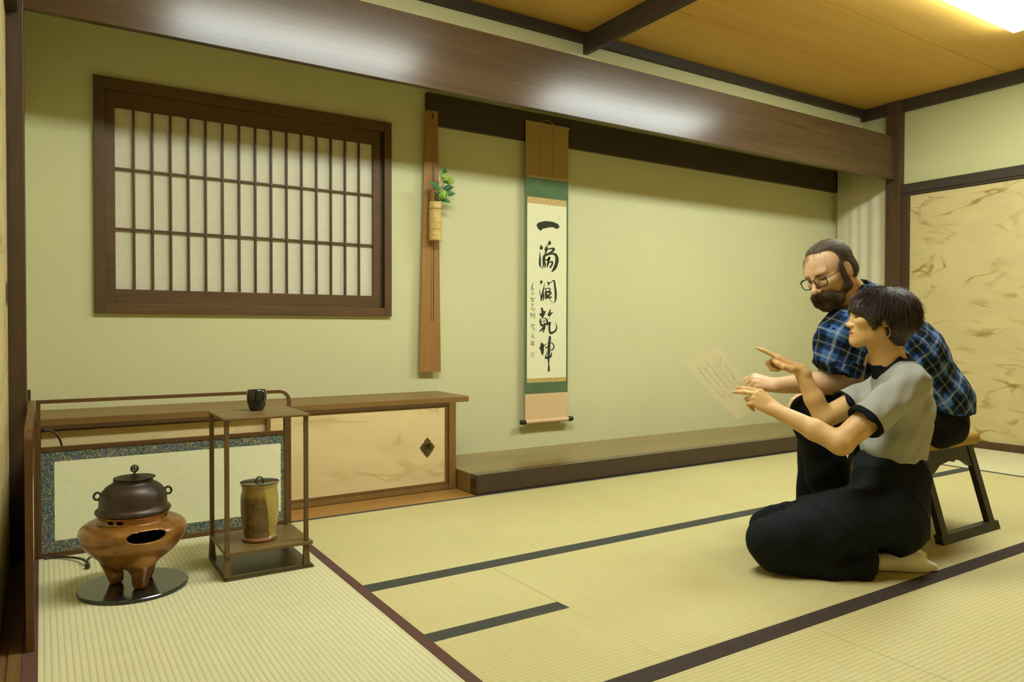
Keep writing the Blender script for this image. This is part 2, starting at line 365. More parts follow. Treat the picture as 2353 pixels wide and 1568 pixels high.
# ---- sliding doors
def sliding(name, label, X, sgn, y0, y1, z0, z1, fr=.012, frame=None, pull=None):
    d = thing(name, label, 'sliding door', (X, (y0 + y1) / 2, z0), kind='structure')
    build('door_panel', MB().box(X, X + sgn * .02, y0, y1, z0, z1), M_fus, d)
    for a in ((y0, y0 + fr, z0, z1), (y1 - fr, y1, z0, z1), (y0 + fr, y1 - fr, z0, z0 + fr), (y0 + fr, y1 - fr, z1 - fr, z1)):
        build('door_edge', MB().box(X - sgn * .003, X + sgn * .022, a[0], a[1], a[2], a[3], .001), frame or M_postZ, d)
    return d
sliding('door_1', 'marbled paper sliding door beside the right corner post', 5.612, 1, 2.06, 3.112, .045, 1.868, .004)
sliding('door_2', 'marbled paper sliding door nearer the room on the right wall', 5.606, 1, .55, 2.10, .045, 1.868, .004)
d3 = sliding('door_3', 'narrow glimpse of a marbled sliding door beside the left corner post', -.098, -1, 1.75, 3.158, .001, 1.96, .006)
M_brass = plain('old_brass', C(118, 96, 52), .45, .8, .5, .35, 60, .3)
pm = MB().lathe([(0, .004), (.012, .006), (.02, .003), (.024, -.001)], (0, 0, 0), 20)
pv = [(-.098 + p[2] * .7, 3.02 + p[0] * 1.2, .955 + p[1] * 2.0) for p in pm.v]; q = MB(); q.add(pv, pm.f); build('door_pull', q, M_brass, d3, True)

# ---- ceiling lamps
M_diff, nt, bs = newmat('lamp_diffuser')
bs.inputs['Base Color'].default_value = (.9, .95, .95, 1); bs.inputs['Roughness'].default_value = .4
bs.inputs['Emission Color'].default_value = (*LAMP_COLOR, 1); bs.inputs['Emission Strength'].default_value = LAMP_STRENGTH
M_lampf = plain('lamp_white', C(225, 225, 215), .5)
def lamp(x0, x1, y0, y1, label):
    t = thing('ceiling_lamp', label, 'lamp', ((x0 + x1) / 2, (y0 + y1) / 2, ZC))
    z = ZC - .046
    build('lamp_housing', MB().box(x0 + .01, x1 - .01, y0 + .01, y1 - .01, z + .034, ZC - .001, .002), M_lampf, t)
    build('lamp_diffuser', MB().box(x0, x1, y0, y1, z, z + .034, .006), M_diff, t)
    nx = max(2, round((x1 - x0) / .13)); ny = max(2, round((y1 - y0) / .1))
    for k in range(1, nx): xx = x0 + (x1 - x0) * k / nx; build('diffuser_rib', MB().box(xx - .001, xx + .001, y0 + .006, y1 - .006, z - .0015, z + .001), M_lampf, t)
    for k in range(1, ny): yy = y0 + (y1 - y0) * k / ny; build('diffuser_rib', MB().box(x0 + .006, x1 - .006, yy - .001, yy + .001, z - .0015, z + .001), M_lampf, t)
lamp(3.20, 4.75, 1.745, 2.043, 'square-gridded white ceiling lamp over the two people')
lamp(.64, 2.06, 1.745, 2.043, 'white ceiling lamp over the tea utensils')
# ================================================================== IMPLICIT SURFACES (smooth blends -> one continuous mesh)
V3 = lambda p: np.asarray(p, np.float32)
class Field:
    def __init__(s): s.p = []
    def add(s, prim, k=.0, op='add'): s.p.append((prim[0], V3(prim[1]), V3(prim[2]), k, op)); return s
    def cone(s, a, b, ra, rb, k=.01, op='add', sq=None): return s.add(cone(a, b, ra, rb, sq), k, op)
    def ell(s, c, rad, ax=None, k=.01, op='add'): return s.add(ell(c, rad, ax), k, op)
    def chain(s, pts, rs, k=.01, op='add', sq=None):
        for i in range(len(pts) - 1): s.cone(pts[i], pts[i + 1], rs[i], rs[i + 1], k, op, sq)
        return s
    def disp(s, fn): s.p.append((fn, None, None, 0, 'disp')); return s
def cone(a, b, ra, rb, sq=None):
    a = V3(a); b = V3(b); ab = b - a; L = float(ab @ ab) + 1e-12
    if sq is not None: n = V3(sq[0]) / np.linalg.norm(sq[0]); s = sq[1]
    def f(P):
        t = np.clip(((P - a) @ ab) / L, 0, 1)
        q = P - (a + t[:, None] * ab)
        if sq is not None:
            c = q @ n; q = q + np.outer(c * (1 / s - 1), n)
        d = np.sqrt((q * q).sum(1)) - (ra + (rb - ra) * t)
        return d
    m = max(ra, rb) * (max(1, sq[1]) if sq is not None else 1)
    return f, np.minimum(a, b) - m, np.maximum(a, b) + m
def ell(c, rad, ax=None):
    c = V3(c); r = V3(rad); A = np.eye(3, dtype=np.float32) if ax is None else V3(ax)
    def f(P):
        q = (P - c) @ A.T; k0 = np.sqrt(((q / r) ** 2).sum(1)); k1 = np.sqrt(((q / (r * r)) ** 2).sum(1)) + 1e-9
        return k0 * (k0 - 1) / k1
    e = np.sqrt(((A * r[:, None]) ** 2).sum(0)); return f, c - e, c + e
def rbox(c, half, ax=None, r=.005):
    c = V3(c); hf = V3(half) - r; A = np.eye(3, dtype=np.float32) if ax is None else V3(ax)
    def f(P):
        q = np.abs((P - c) @ A.T) - hf
        return np.sqrt((np.maximum(q, 0) ** 2).sum(1)) + np.minimum(q.max(1), 0) - r
    e = (np.abs(A) * V3(half)[:, None]).sum(0); return f, c - e, c + e
def latheS(prof, c):
    pr = V3(prof); c = V3(c); n = len(pr)
    def f(P):
        q = P - c; x = np.sqrt(q[:, 0] ** 2 + q[:, 1] ** 2); y = q[:, 2]
        d = np.full(len(P), 1e9, np.float32); s = np.ones(len(P), np.float32)
        for i in range(n):
            a = pr[i]; b = pr[(i + 1) % n]; e = b - a; wx = x - a[0]; wy = y - a[1]
            t = np.clip((wx * e[0] + wy * e[1]) / (e @ e + 1e-12), 0, 1)
            d = np.minimum(d, (wx - e[0] * t) ** 2 + (wy - e[1] * t) ** 2)
            c1 = y >= a[1]; c2 = y < b[1]; c3 = e[0] * wy > e[1] * wx
            s = np.where((c1 & c2 & c3) | (~c1 & ~c2 & ~c3), -s, s)
        return s * np.sqrt(d)
    R = pr[:, 0].max(); return f, c + V3((-R, -R, pr[:, 1].min())), c + V3((R, R, pr[:, 1].max()))
def xform(prim, Rw, T):
    """prim given in a local frame; Rw rows = local axes in the world, T = origin"""
    f, lo, hi = prim; Rw = V3(Rw); T = V3(T)
    cs = V3([[x, y, z] for x in (lo[0], hi[0]) for y in (lo[1], hi[1]) for z in (lo[2], hi[2])]) @ Rw + T
    return (lambda P: f((P - T) @ Rw.T)), cs.min(0), cs.max(0)
def smin(a, b, k):
    if k <= 0: return np.minimum(a, b)
    h = np.clip(.5 + .5 * (b - a) / k, 0, 1); return b + (a - b) * h - k * h * (1 - h)
def polygonize(F, h, B=12):
    S = B + 1; bl = {}; org = None
    los = np.array([p[1] - p[3] - 2 * h for p in F.p if p[4] == 'add']); o = los.min(0); bs_ = B * h
    for i, (f, lo, hi, k, op) in enumerate(F.p):
        if op == 'disp': continue
        m = k + 2.5 * h
        a = np.floor((lo - m - o) / bs_).astype(int); b = np.floor((hi + m - o) / bs_).astype(int)
        for x in range(a[0], b[0] + 1):
            for y in range(a[1], b[1] + 1):
                for z in range(a[2], b[2] + 1):
                    key = (x, y, z)
                    if op == 'add': bl.setdefault(key, []).append(i)
                    elif key in bl: bl[key].append(i)
    keys = list(bl.keys()); KB = np.array(keys); nb = len(keys)
    per = {}
    for n, kk in enumerate(keys):
        for i in bl[kk]: per.setdefault(i, []).append(n)
    g = np.arange(S) * h; off = np.stack(np.meshgrid(g, g, g, indexing='ij'), -1).reshape(-1, 3).astype(np.float32)
    D = np.full((nb, S ** 3), 1.0, np.float32); base = (o + KB * bs_).astype(np.float32)
    for i, (f, lo, hi, k, op) in enumerate(F.p):
        idx = np.arange(nb) if op == 'disp' else np.array(per.get(i, []), int)
        for c in range(0, len(idx), 400):
            ii = idx[c:c + 400]; P = (base[ii][:, None] + off[None]).reshape(-1, 3)
            d = f(P).reshape(len(ii), -1).astype(np.float32)
            if op == 'add': D[ii] = smin(D[ii], d, k)
            elif op == 'sub': D[ii] = -smin(-D[ii], d, k)
            elif op == 'and': D[ii] = -smin(-D[ii], -d, k)
            else: D[ii] += d
    D = D.reshape(nb, S, S, S); sg = D < 0
    cs = [(a, b, c) for a in (0, 1) for b in (0, 1) for c in (0, 1)]
    cnt = sum(sg[:, a:a + B, b:b + B, c:c + B].astype(np.int8) for a, b, c in cs)
    n_, i_, j_, k_ = np.nonzero((cnt > 0) & (cnt < 8))
    cv = np.stack([D[n_, i_ + a, j_ + b, k_ + c] for a, b, c in cs], 1); co = np.array(cs, np.float32)
    acc = np.zeros((len(n_), 3), np.float32); num = np.zeros(len(n_), np.float32)
    for e1 in range(8):
        for e2 in range(e1 + 1, 8):
            if sum(abs(np.array(cs[e1]) - np.array(cs[e2]))) != 1: continue
            v1, v2 = cv[:, e1], cv[:, e2]; m = (v1 < 0) != (v2 < 0)
            t = np.where(m, v1 / np.where(m, v1 - v2, 1), 0)
            acc += np.where(m[:, None], co[e1] + t[:, None] * (co[e2] - co[e1]), 0); num += m
    pos = acc / num[:, None]
    G = KB[n_] * B + np.stack([i_, j_, k_], 1); mn = G.min(0) - 2; ext = G.max(0) - mn + 3
    key = lambda q: ((q[:, 0] - mn[0]) * ext[1] + (q[:, 1] - mn[1])) * ext[2] + (q[:, 2] - mn[2])
    K = key(G); order = np.argsort(K); Ks = K[order]
    verts = (o + (G + pos) * h)[order]
    quads = []
    for ax in range(3):
        u, v = [(1, 2), (2, 0), (0, 1)][ax]
        A = sg[:, :B, :B, :B]; sl = [slice(0, B)] * 3; sl[ax] = slice(1, S); Bq = sg[:, sl[0], sl[1], sl[2]]
        n2, i2, j2, k2 = np.nonzero(A != Bq); q = KB[n2] * B + np.stack([i2, j2, k2], 1); fw = A[n2, i2, j2, k2]
        ids = []; ok = np.ones(len(q), bool)
        for du, dv in ((-1, -1), (0, -1), (0, 0), (-1, 0)):
            qq = q.copy(); qq[:, u] += du; qq[:, v] += dv; kk = key(qq); p = np.clip(np.searchsorted(Ks, kk), 0, len(Ks) - 1)
            ok &= Ks[p] == kk; ids.append(p)
        Q = np.stack(ids, 1); Q = np.where(fw[:, None], Q, Q[:, ::-1]); quads.append(Q[ok])
    return verts.astype(np.float32), np.concatenate(quads)
def relax(v, q, it=1, lam=.5):
    e = np.concatenate([q[:, [0, 1]], q[:, [1, 2]], q[:, [2, 3]], q[:, [3, 0]]])
    for _ in range(it):
        s = np.zeros_like(v); c = np.zeros(len(v), np.float32)
        for d in range(3): s[:, d] = np.bincount(e[:, 0], v[e[:, 1], d], len(v)) + np.bincount(e[:, 1], v[e[:, 0], d], len(v))
        c = np.bincount(e[:, 0], minlength=len(v)) + np.bincount(e[:, 1], minlength=len(v))
        v = v + lam * (s / np.maximum(c, 1)[:, None] - v)
    return v.astype(np.float32)
def quadmesh(name, v, q, mat, parent=None, origin=None, attrs=None, smooth=True):
    if origin is None: lo, hi = v.min(0), v.max(0); origin = ((lo[0] + hi[0]) / 2, (lo[1] + hi[1]) / 2, lo[2])
    origin = [float(x) for x in origin]
    me = bpy.data.meshes.new(name); n = len(v); m = len(q); w = q.shape[1]
    me.vertices.add(n); me.vertices.foreach_set('co', (v - np.array(origin, np.float32)).astype(np.float32).ravel())
    me.loops.add(m * w); me.loops.foreach_set('vertex_index', q.astype(np.int32).ravel())
    me.polygons.add(m); me.polygons.foreach_set('loop_start', np.arange(0, m * w, w, dtype=np.int32)); me.polygons.foreach_set('loop_total', np.full(m, w, np.int32))
    me.update(calc_edges=True); me.validate()
    if smooth: me.polygons.foreach_set('use_smooth', [True] * m)
    for an, av in (attrs or {}).items():
        if av.ndim == 1: a = me.attributes.new(an, 'FLOAT', 'POINT'); a.data.foreach_set('value', av.astype(np.float32))
        elif av.shape[1] == 3: a = me.attributes.new(an, 'FLOAT_VECTOR', 'POINT'); a.data.foreach_set('vector', av.astype(np.float32).ravel())
    for mm in (mat if isinstance(mat, list) else [mat]): me.materials.append(mm)
    return link(name, me, parent, origin)
def sdf_obj(name, F, h, mat, parent=None, it=1, attrs=None):
    v, q = polygonize(F, h); v = relax(v, q, it, .4) if it else v
    return quadmesh(name, v, q, mat, parent, attrs=attrs(v) if attrs else None)

# ================================================================== ALCOVE FURNISHINGS
# ---- platform
pf = thing('alcove_platform', 'low dark lacquered platform running along the foot of the alcove wall', 'platform', (3.75, 3.49, 0))
build('platform_top', MB().box(1.915, 5.66, 3.262, YW - .001, .0, .0995), M_tokoX, pf)
build('platform_edge', MB().box(1.839, 5.66, YB, 3.262, .0, .101, .0025), M_lac, pf)
build('platform_edge', MB().box(1.839, 1.915, 3.262, YW - .001, .0, .101, .0025), M_tokoX, pf)
# ---- low cabinet
YCf = 3.40
cab = thing('low_cabinet', 'low wooden alcove cabinet with marbled paper sliding doors', 'cabinet', (.9, 3.59, 0))
build('shelf_top', MB().box(-.055, 1.912, 3.405, YW - .002, .452, .482, .003), M_cabX, cab)
build('post', MB().box(1.792, 1.832, YCf, YCf + .05, .0, .452, .002), M_cabZ, cab)
build('post', MB().box(-.055, -.02, YCf, YCf + .05, .0, .452, .002), M_cabZ, cab)
build('side_panel', MB().box(1.81, 1.828, YCf + .05, YW - .002, 0, .452), M_cabZ, cab)
build('upper_rail', MB().box(-.02, 1.792, YCf + .006, YCf + .05, .437, .452, .001), M_winX, cab)
build('lower_rail', MB().box(-.02, 1.792, YCf + .004, YCf + .055, .0, .022, .0015), M_cabX, cab)
build('back_panel', MB().box(-.05, 1.81, YW - .02, YW - .006, 0, .452), M_cabX, cab)
M_dfr = wood('door_frame_wood', C(98, 70, 34), C(130, 94, 46), 'Z', .4, 1)
def cdoor(x0, x1, y):
    d = build('door', MB().box(x0 + .012, x1 - .012, y + .003, y + .014, .036, .428), M_fusX, cab)
    for a in ((x0, x0 + .018, .022, .437), (x1 - .018, x1, .022, .437), (x0 + .018, x1 - .018, .022, .040), (x0 + .018, x1 - .018, .430, .437)):
        build('door_frame', MB().box(a[0], a[1], y, y + .018, a[2], a[3], .001), M_dfr, d)
    return d
d_r = cdoor(.862, 1.790, YCf + .010); cdoor(-.02, .885, YCf + .031)
# ornate door pull
pc = at_y(620 + 1455 * .2488, 850 + 718 * .2488, YCf + .012)
prof = []
for k in range(64):
    a = 2 * math.pi * k / 64; rr = .037 + .0055 * math.cos(4 * a) + .0022 * math.cos(12 * a) + (.0016 if k % 2 else -.0012)
    prof.append((rr * math.cos(a) * .9, rr * math.sin(a) * 1.12))
px = lambda dy: (lambda u, v: (pc[0] + u, pc[1] + dy, pc[2] + v))
pull = build('door_pull', MB().prism(prof, px(-.002), px(.002)), M_brass, d_r, auto=40)
mb = MB()
for r0, hgt, rw in ((.020, .004, .003), (.030, .002, .002)):
    ring = [(r0 * math.cos(2 * math.pi * k / 32) * .95 + pc[0], pc[1] - .002 - hgt * .3, r0 * math.sin(2 * math.pi * k / 32) * 1.1 + pc[2]) for k in range(33)]
    mb.tube(ring, rw, 8, False)
for k in range(16):
    a = 2 * math.pi * k / 16; mb.sphere((pc[0] + .0255 * math.cos(a), pc[1] - .002, pc[2] + .029 * math.sin(a)), .0034, 8, 5)
build('pull_relief', mb, M_brass, pull, True)
build('pull_cup', MB().lathe([(0, .0), (.013, .0005), (.018, .003)], (0, 0, 0), 24), plain('dark_brass', C(70, 58, 34), .4, .7, .5, .2), pull, True)
cup = bpy.data.objects['pull_cup']; cup.rotation_euler = (math.radians(90), 0, 0); cup.location = (pc[0] - world_of(pull)[0], pc[1] - .0022 - world_of(pull)[1], pc[2] - world_of(pull)[2])

# ---- hanging scroll
YS = 3.738
sc_ = thing('hanging_scroll', 'hanging calligraphy scroll with green bands and black roller ends', 'scroll', (2.66, YS, .24))
M_silk1 = cloth('tan_silk', C(172, 142, 88), .75, 500, .06); M_silkp = cloth('pink_silk', C(216, 186, 140), .75, 500, .05)
M_silkg = cloth('green_silk', C(90, 112, 76), .8, 420, .16); M_paperS = plain('scroll_paper', C(228, 226, 186), .85, 0, .1, .02, 40)
M_gold, nt, bs = newmat('gold_brocade'); v = coords(nt); n1 = noise(nt, v, 160, 3, .6)
nt.links.new(ramp(nt, n1, [(.42, C(208, 190, 120)), (.55, C(176, 142, 66))]), bs.inputs['Base Color']); bs.inputs['Roughness'].default_value = .6
M_ink = plain('ink', C(60, 62, 46), .8, 0, .1, .18, 60); M_seal = plain('seal_red', C(214, 150, 108), .8, 0, .1, .1, 90)
def sband(name, px0, px1, pyt, pyb, mat, dy=0.0, par=None):
    a = at_y(px0, pyt, YS); b = at_y(px0, pyb, YS); x1 = at_y(px1, pyt, YS)[0]
    return build(name, MB().box(a[0], x1, YS - dy, YS - dy + .0018, b[2], a[2]), mat, par or sc_)
SX0, SX1 = at_y(1207.5, 600, YS)[0], at_y(1305.2, 600, YS)[0]
def band(name, zt, zb, mat, x0=None, x1=None, dy=0): return build(name, MB().box(x0 or SX0, x1 or SX1, YS - dy, YS - dy + .0018, zb, zt), mat, sc_)
zz = lambda y, x=1208.5: at_y(x, y, YS)[2]
z_top, z1_, z2_, z3_, z4_, z5_, z6_, z7_ = zz(277.5), zz(405.5), zz(451, 1211.5), zz(466, 1211.5), zz(870.6, 1212), zz(880.4, 1212), zz(906.5), zz(969)
band('upper_silk', z_top, z1_, M_silk1); band('lower_silk', z6_, z7_, M_silkp)
band('green_band', z1_, z2_, M_silkg); band('green_band', z5_, z6_, M_silkg)
PX0, PX1 = SX0 + .0125, SX1 - .0125
band('green_border', z2_, z5_, M_silkg, SX0, PX0); band('green_border', z2_, z5_, M_silkg, PX1, SX1)
band('brocade_strip', z2_, z3_, M_gold, PX0, PX1); band('brocade_strip', z4_, z5_, M_gold, PX0, PX1)
pap = band('scroll_paper', z3_, z4_, M_paperS, PX0, PX1)
for u in (.345, .66): xx = SX0 + (SX1 - SX0) * u; build('hanging_strip', MB().box(xx - .005, xx + .005, YS - .003, YS - .0005, z1_ + .012, z_top - .005), cloth('strip_silk', C(180, 148, 92), .7, 500, .05), sc_)
build('top_bar', MB().box(SX0 - .004, SX1 + .004, YS - .008, YS + .006, z_top - .012, z_top + .004, .003), M_silk1, sc_)
xc = (SX0 + SX1) / 2
build('hanging_cord', MB().tube([(xc - .06, YS, z_top + .002), (xc, YS + .002, z_top + .03), (xc + .06, YS, z_top + .002)], .0016, 6), plain('cord_tan', C(196, 178, 120), .8), sc_)
build('roller', MB().tube([(SX0, YS - .004, z7_ - .004), (SX1, YS - .004, z7_ - .004)], .0125, 20), M_silkp, sc_, auto=40)
for s, xa in ((-1, SX0), (1, SX1)):
    build('roller_knob', MB().tube([(xa, YS - .004, z7_ - .004), (xa + s * .004, YS - .004, z7_ - .004), (xa + s * .030, YS - .004, z7_ - .004), (xa + s * .036, YS - .004, z7_ - .004), (xa + s * .038, YS - .004, z7_ - .004)], [.0125, .0155, .0155, .013, .006], 20), plain('black_knob', C(28, 26, 24), .25), sc_, auto=50)
# brush strokes traced as tapering ribbons: (crop origin, crop scale, strokes / filled outlines)
INK = [((1225, 495), 11.2, [
  [(90, 270), (100, 215), (160, 180), (320, 145), (500, 165), (640, 220), (685, 300), (620, 355), (490, 305), (380, 318), (240, 355), (200, 405), (130, 350)],
  [(195, 755), (255, 825), (245, 880), (168, 880), (178, 800)], [(435, 650), (465, 710), (450, 760), (400, 765), (380, 720), (400, 670)],
  [(168, 940, 8), (178, 1050, 35), (175, 1180, 55), (178, 1280, 50), (205, 1355, 10)], [(395, 730, 14), (340, 820, 34), (330, 870, 70), (330, 940, 50), (300, 1010, 20)], [(385, 830, 20), (330, 880, 60)],
  [(350, 890, 30), (440, 860, 35), (520, 855, 50), (530, 890, 60), (450, 960, 50), (320, 1000, 12)], [(300, 1000, 20), (280, 1080, 70), (275, 1200, 65), (265, 1290, 35), (225, 1400, 8)],
  [(280, 1060, 40), (380, 1010, 50), (500, 990, 50), (580, 1020, 70), (615, 1120, 85), (600, 1250, 85), (550, 1370, 80), (480, 1455, 25)],
  [(320, 1145, 30), (380, 1145, 45), (420, 1085, 60), (400, 1160, 60), (380, 1250, 55), (360, 1350, 15)], [(420, 1220, 25), (480, 1195, 50), (500, 1230, 40), (470, 1300, 50), (440, 1340, 45)], [(300, 1200, 30), (310, 1290, 40), (295, 1350, 15)]]),
 ((1225, 635), 11.2, [
  [(210, 100), (250, 135), (235, 170), (180, 215), (180, 130)], [(170, 330, 6), (180, 450, 22), (205, 560, 25), (205, 635, 25), (235, 480, 45), (265, 350, 35), (300, 170, 6)], [(255, 420, 30), (270, 520, 45), (265, 630, 15)],
  [(370, 150, 20), (400, 180, 60), (385, 230, 20)], [(400, 200, 20), (470, 150, 20), (540, 115, 40), (560, 250, 50), (580, 400, 55), (580, 550, 55), (570, 640, 30), (520, 685, 10), (470, 650, 12), (420, 570, 20)],
  [(300, 325, 20), (380, 310, 25), (440, 315, 25), (415, 380, 35)], [(325, 330, 20), (335, 400, 30)], [(320, 420, 50), (335, 500, 60), (340, 560, 60)], [(340, 410, 50), (430, 405, 60), (455, 450, 40), (400, 490, 60), (370, 540, 70)], [(320, 560, 40), (460, 540, 45)],
  [(200, 810), (245, 810), (270, 895), (330, 895), (300, 990), (240, 1095), (215, 1050), (155, 985), (170, 960), (215, 950)],
  [(235, 1100, 12), (290, 1080, 20), (350, 1120, 45), (360, 1200, 45), (320, 1240, 40), (240, 1270, 60), (200, 1230, 50), (185, 1160, 45), (190, 1100, 30)], [(220, 1175, 15), (300, 1150, 25)],
  [(300, 1230, 60), (280, 1310, 60), (230, 1370, 50), (165, 1425, 20)], [(300, 1300, 50), (265, 1440, 30)], [(440, 840), (455, 870), (445, 940), (520, 920), (430, 1035), (375, 1025), (375, 980), (405, 920)], [(425, 1040, 12), (400, 1120, 6)],
  [(375, 1240, 60), (440, 1190, 40), (420, 1290, 50), (425, 1400, 50), (450, 1465, 60), (530, 1440, 50), (590, 1380, 40), (605, 1290, 25), (560, 1160, 5)]]),
 ((1225, 765), 14.93, [
  [(290, 325), (310, 360), (350, 370), (375, 430), (370, 640), (350, 740), (320, 785), (285, 720), (250, 590), (210, 540), (245, 470), (265, 350)], [(380, 450, 40), (440, 400, 25), (480, 360, 8)],
  [(575, 140, 70), (575, 200, 80), (555, 330, 85), (545, 480, 95), (540, 640, 90), (535, 800, 90), (530, 900, 70), (535, 1000, 50), (540, 1100, 40), (540, 1180, 60), (540, 1300, 75)],
  [(600, 340, 30), (670, 370, 35), (715, 470, 35), (680, 570, 45), (600, 590, 30)], [(410, 540, 20), (470, 500, 50), (540, 480, 30)], [(500, 640, 25), (450, 730, 25), (440, 800, 40), (440, 870, 70), (510, 850, 60), (600, 820, 60), (630, 740, 40), (635, 640, 10)]]),
 ((1210, 640), 8.25, [
  [(122, 60, 3), (115, 110, 8), (103, 165, 18), (105, 220, 12), (150, 195, 8)], [(100, 255, 5), (125, 265, 8)], [(90, 290, 6), (145, 290, 8)], [(125, 270, 6), (105, 335, 5)], [(90, 360, 8), (95, 390, 14), (170, 375, 8)], [(100, 415, 14), (125, 430, 20)],
  [(110, 475, 12), (112, 510, 12)], [(95, 505, 6), (130, 500, 8)], [(115, 530, 8), (92, 580, 8), (125, 610, 8), (160, 585, 8), (120, 555, 6)], [(85, 660, 18), (90, 720, 10)], [(110, 680, 8), (130, 690, 12), (115, 730, 10)], [(148, 650, 6), (158, 700, 9), (150, 775, 6)],
  [(55, 915, 3), (100, 875, 6), (150, 885, 9), (105, 895, 10), (105, 930, 10)], [(105, 950, 8), (145, 940, 8), (150, 970, 8), (135, 1000, 5)], [(118, 1055, 10), (105, 1090, 8), (90, 1125, 6)], [(110, 1095, 6), (135, 1120, 14), (145, 1140, 6)]])]
def ribbon(mb, pts, tf, z, res=5):
    P = np.array(pts, float); n = len(P); out = []
    for i in range(n - 1):
        p0, p1, p2, p3 = P[max(i - 1, 0)], P[i], P[i + 1], P[min(i + 2, n - 1)]
        for t in np.linspace(0, 1, res, endpoint=False):
            out.append(.5 * ((2 * p1) + (-p0 + p2) * t + (2 * p0 - 5 * p1 + 4 * p2 - p3) * t * t + (-p0 + 3 * p1 - 3 * p2 + p3) * t ** 3))
    out.append(P[-1]); O = np.array(out); T = np.gradient(O[:, :2], axis=0); T /= np.linalg.norm(T, axis=1)[:, None] + 1e-9
    N = np.stack([-T[:, 1], T[:, 0]], 1); wd = np.maximum(O[:, 2], 2)[:, None] / 2
    L = O[:, :2] + N * wd; R = O[:, :2] - N * wd; m = len(O)
    mb.add([tf(*p, z) for p in L] + [tf(*p, z) for p in R], [(i, i + 1, m + i + 1, m + i) for i in range(m - 1)])
    for e, sgn in ((0, -1), (m - 1, 1)):     # round tips
        r = wd[e][0]; c = O[e, :2]; b0 = math.atan2(N[e, 1], N[e, 0])
        fan = [tf(c[0] + r * math.cos(b0 - sgn * math.pi * k / 6), c[1] + r * math.sin(b0 - sgn * math.pi * k / 6), z) for k in range(7)]
        mb.add(fan, [tuple(range(7))])
lay = [0]
for (ox, oy), s, strokes in INK:
    tf = lambda x, y, z: at_y(ox + x / s, oy + y / s, YS - .0004 - z)
    for st in strokes:
        mb = MB(); lay[0] += 1; z = lay[0] * 1e-5
        if len(st[0]) == 2: mb.add([tf(*p, z) for p in st], [tuple(range(len(st)))])
        else: ribbon(mb, st, tf, z)
        build('brush_stroke', mb, M_ink, pap)
tf = lambda x, y: at_y(1210 + x / 8.25, 640 + y / 8.25, YS - .0006)
for (a, b, c, d), bars in (((80, 1190, 145, 1275), 1), ((85, 1405, 150, 1490), 0)):
    mb = MB()
    for r in ((a, b, c, b + 8), (a, d - 8, c, d), (a, b, a + 8, d), (c - 8, b, c, d)) + (((a, b + 22, c, b + 32), (a + 14, b, a + 24, d), (a + 38, b, a + 48, d), (a, b + 50, c, b + 62)) if bars else ((a + 5, b + 30, a + 35, b + 42), (a + 30, b + 45, a + 40, d - 10))):
        mb.add([tf(r[0], r[1]), tf(r[2], r[1]), tf(r[2], r[3]), tf(r[0], r[3])], [(0, 1, 2, 3)])
    build('red_seal', mb, M_seal, pap)
tf2 = lambda x, y: at_y(1225 + x / 11.2, 495 + y / 11.2, YS - .0006); mb = MB()
for r in ((640, 0, 690, 8), (640, 92, 690, 100), (640, 8, 648, 92), (682, 8, 690, 92), (648, 44, 682, 52)): mb.add([tf2(r[0], r[1]), tf2(r[2], r[1]), tf2(r[2], r[3]), tf2(r[0], r[3])], [(0, 1, 2, 3)])
build('red_seal', mb, plain('pale_seal', C(222, 196, 152), .8, 0, .1, .05, 90), pap)

# ---- hanging board, bamboo vase, hydrangea
YH = 3.742
M_board = wood('hanging_board_wood', C(140, 98, 50), C(164, 122, 66), 'Z', .4, .6)
hb = thing('hanging_board', 'tall narrow tapered wooden board hung from the alcove rail', 'board', (1.85, YH, .6))
q = [at_y(*p, YH) for p in ((977.5, 253), (1006, 256), (1013, 855), (963.5, 855))]
def quadplate(q, t): return MB().hexa([(p[0], p[1], p[2]) for p in q], [(p[0], p[1] + t, p[2]) for p in q])
build('board', quadplate(q, .006), M_board, hb)
a = at_y(994.5, 380, YH - .001); b = at_y(990.5, 738, YH - .001)
build('metal_rod', MB().tube([(a[0], YH - .002, a[2]), (b[0], YH - .002, b[2])], .0022, 8), plain('pale_metal', C(190, 180, 150), .35, .6), hb, True)
build('slot_groove', MB().box(a[0] + .002, a[0] + .0065, YH - .0006, YH + .002, b[2], a[2]), plain('groove_dark', C(58, 40, 20), .8), hb)
c = at_y(994, 266, YH); build('hanging_hole', MB().box(c[0] - .004, c[0] + .004, YH - .0006, YH + .002, c[2] - .018, c[2] + .014), plain('hole_dark', C(40, 28, 16), .9), hb)
M_bam = plain('bamboo', C(206, 178, 104), .45, 0, .4, .1, 40); M_bamd = plain('bamboo_joint', C(140, 108, 52), .6)
M_bamin = plain('bamboo_inside', C(150, 104, 56), .7)
vt = at_y(999.5, 465, 3.705); vb = at_y(1000, 551, 3.705); vx = (vt[0] + vb[0]) / 2; VR = .0355; VY = 3.704
zb_, zt_ = at_y(1000, 553, VY)[2], at_y(1000, 465, VY)[2]
bv = thing('bamboo_vase', 'pale bamboo flower vase hung on the narrow board', 'vase', (vx, VY, zb_))
Hh = zt_ - zb_; prof = [(0, 0), (VR * .96, 0)]
for k in range(41):
    u = k / 40; r = VR * (1.0 - .03 * u)
    for nd_ in (.14, .28, .44, .80): r += VR * .09 * math.exp(-((u - nd_) / .018) ** 2) - VR * .05 * math.exp(-((u - nd_ - .03) / .02) ** 2)
    prof.append((r, .004 + (Hh - .008) * u))
prof += [(VR * .95, Hh), (VR * .82, Hh), (VR * .80, Hh - .06), (0, Hh - .06)]
build('bamboo_tube', MB().lathe(prof, (vx, VY, zb_), 40), M_bam, bv, auto=50)
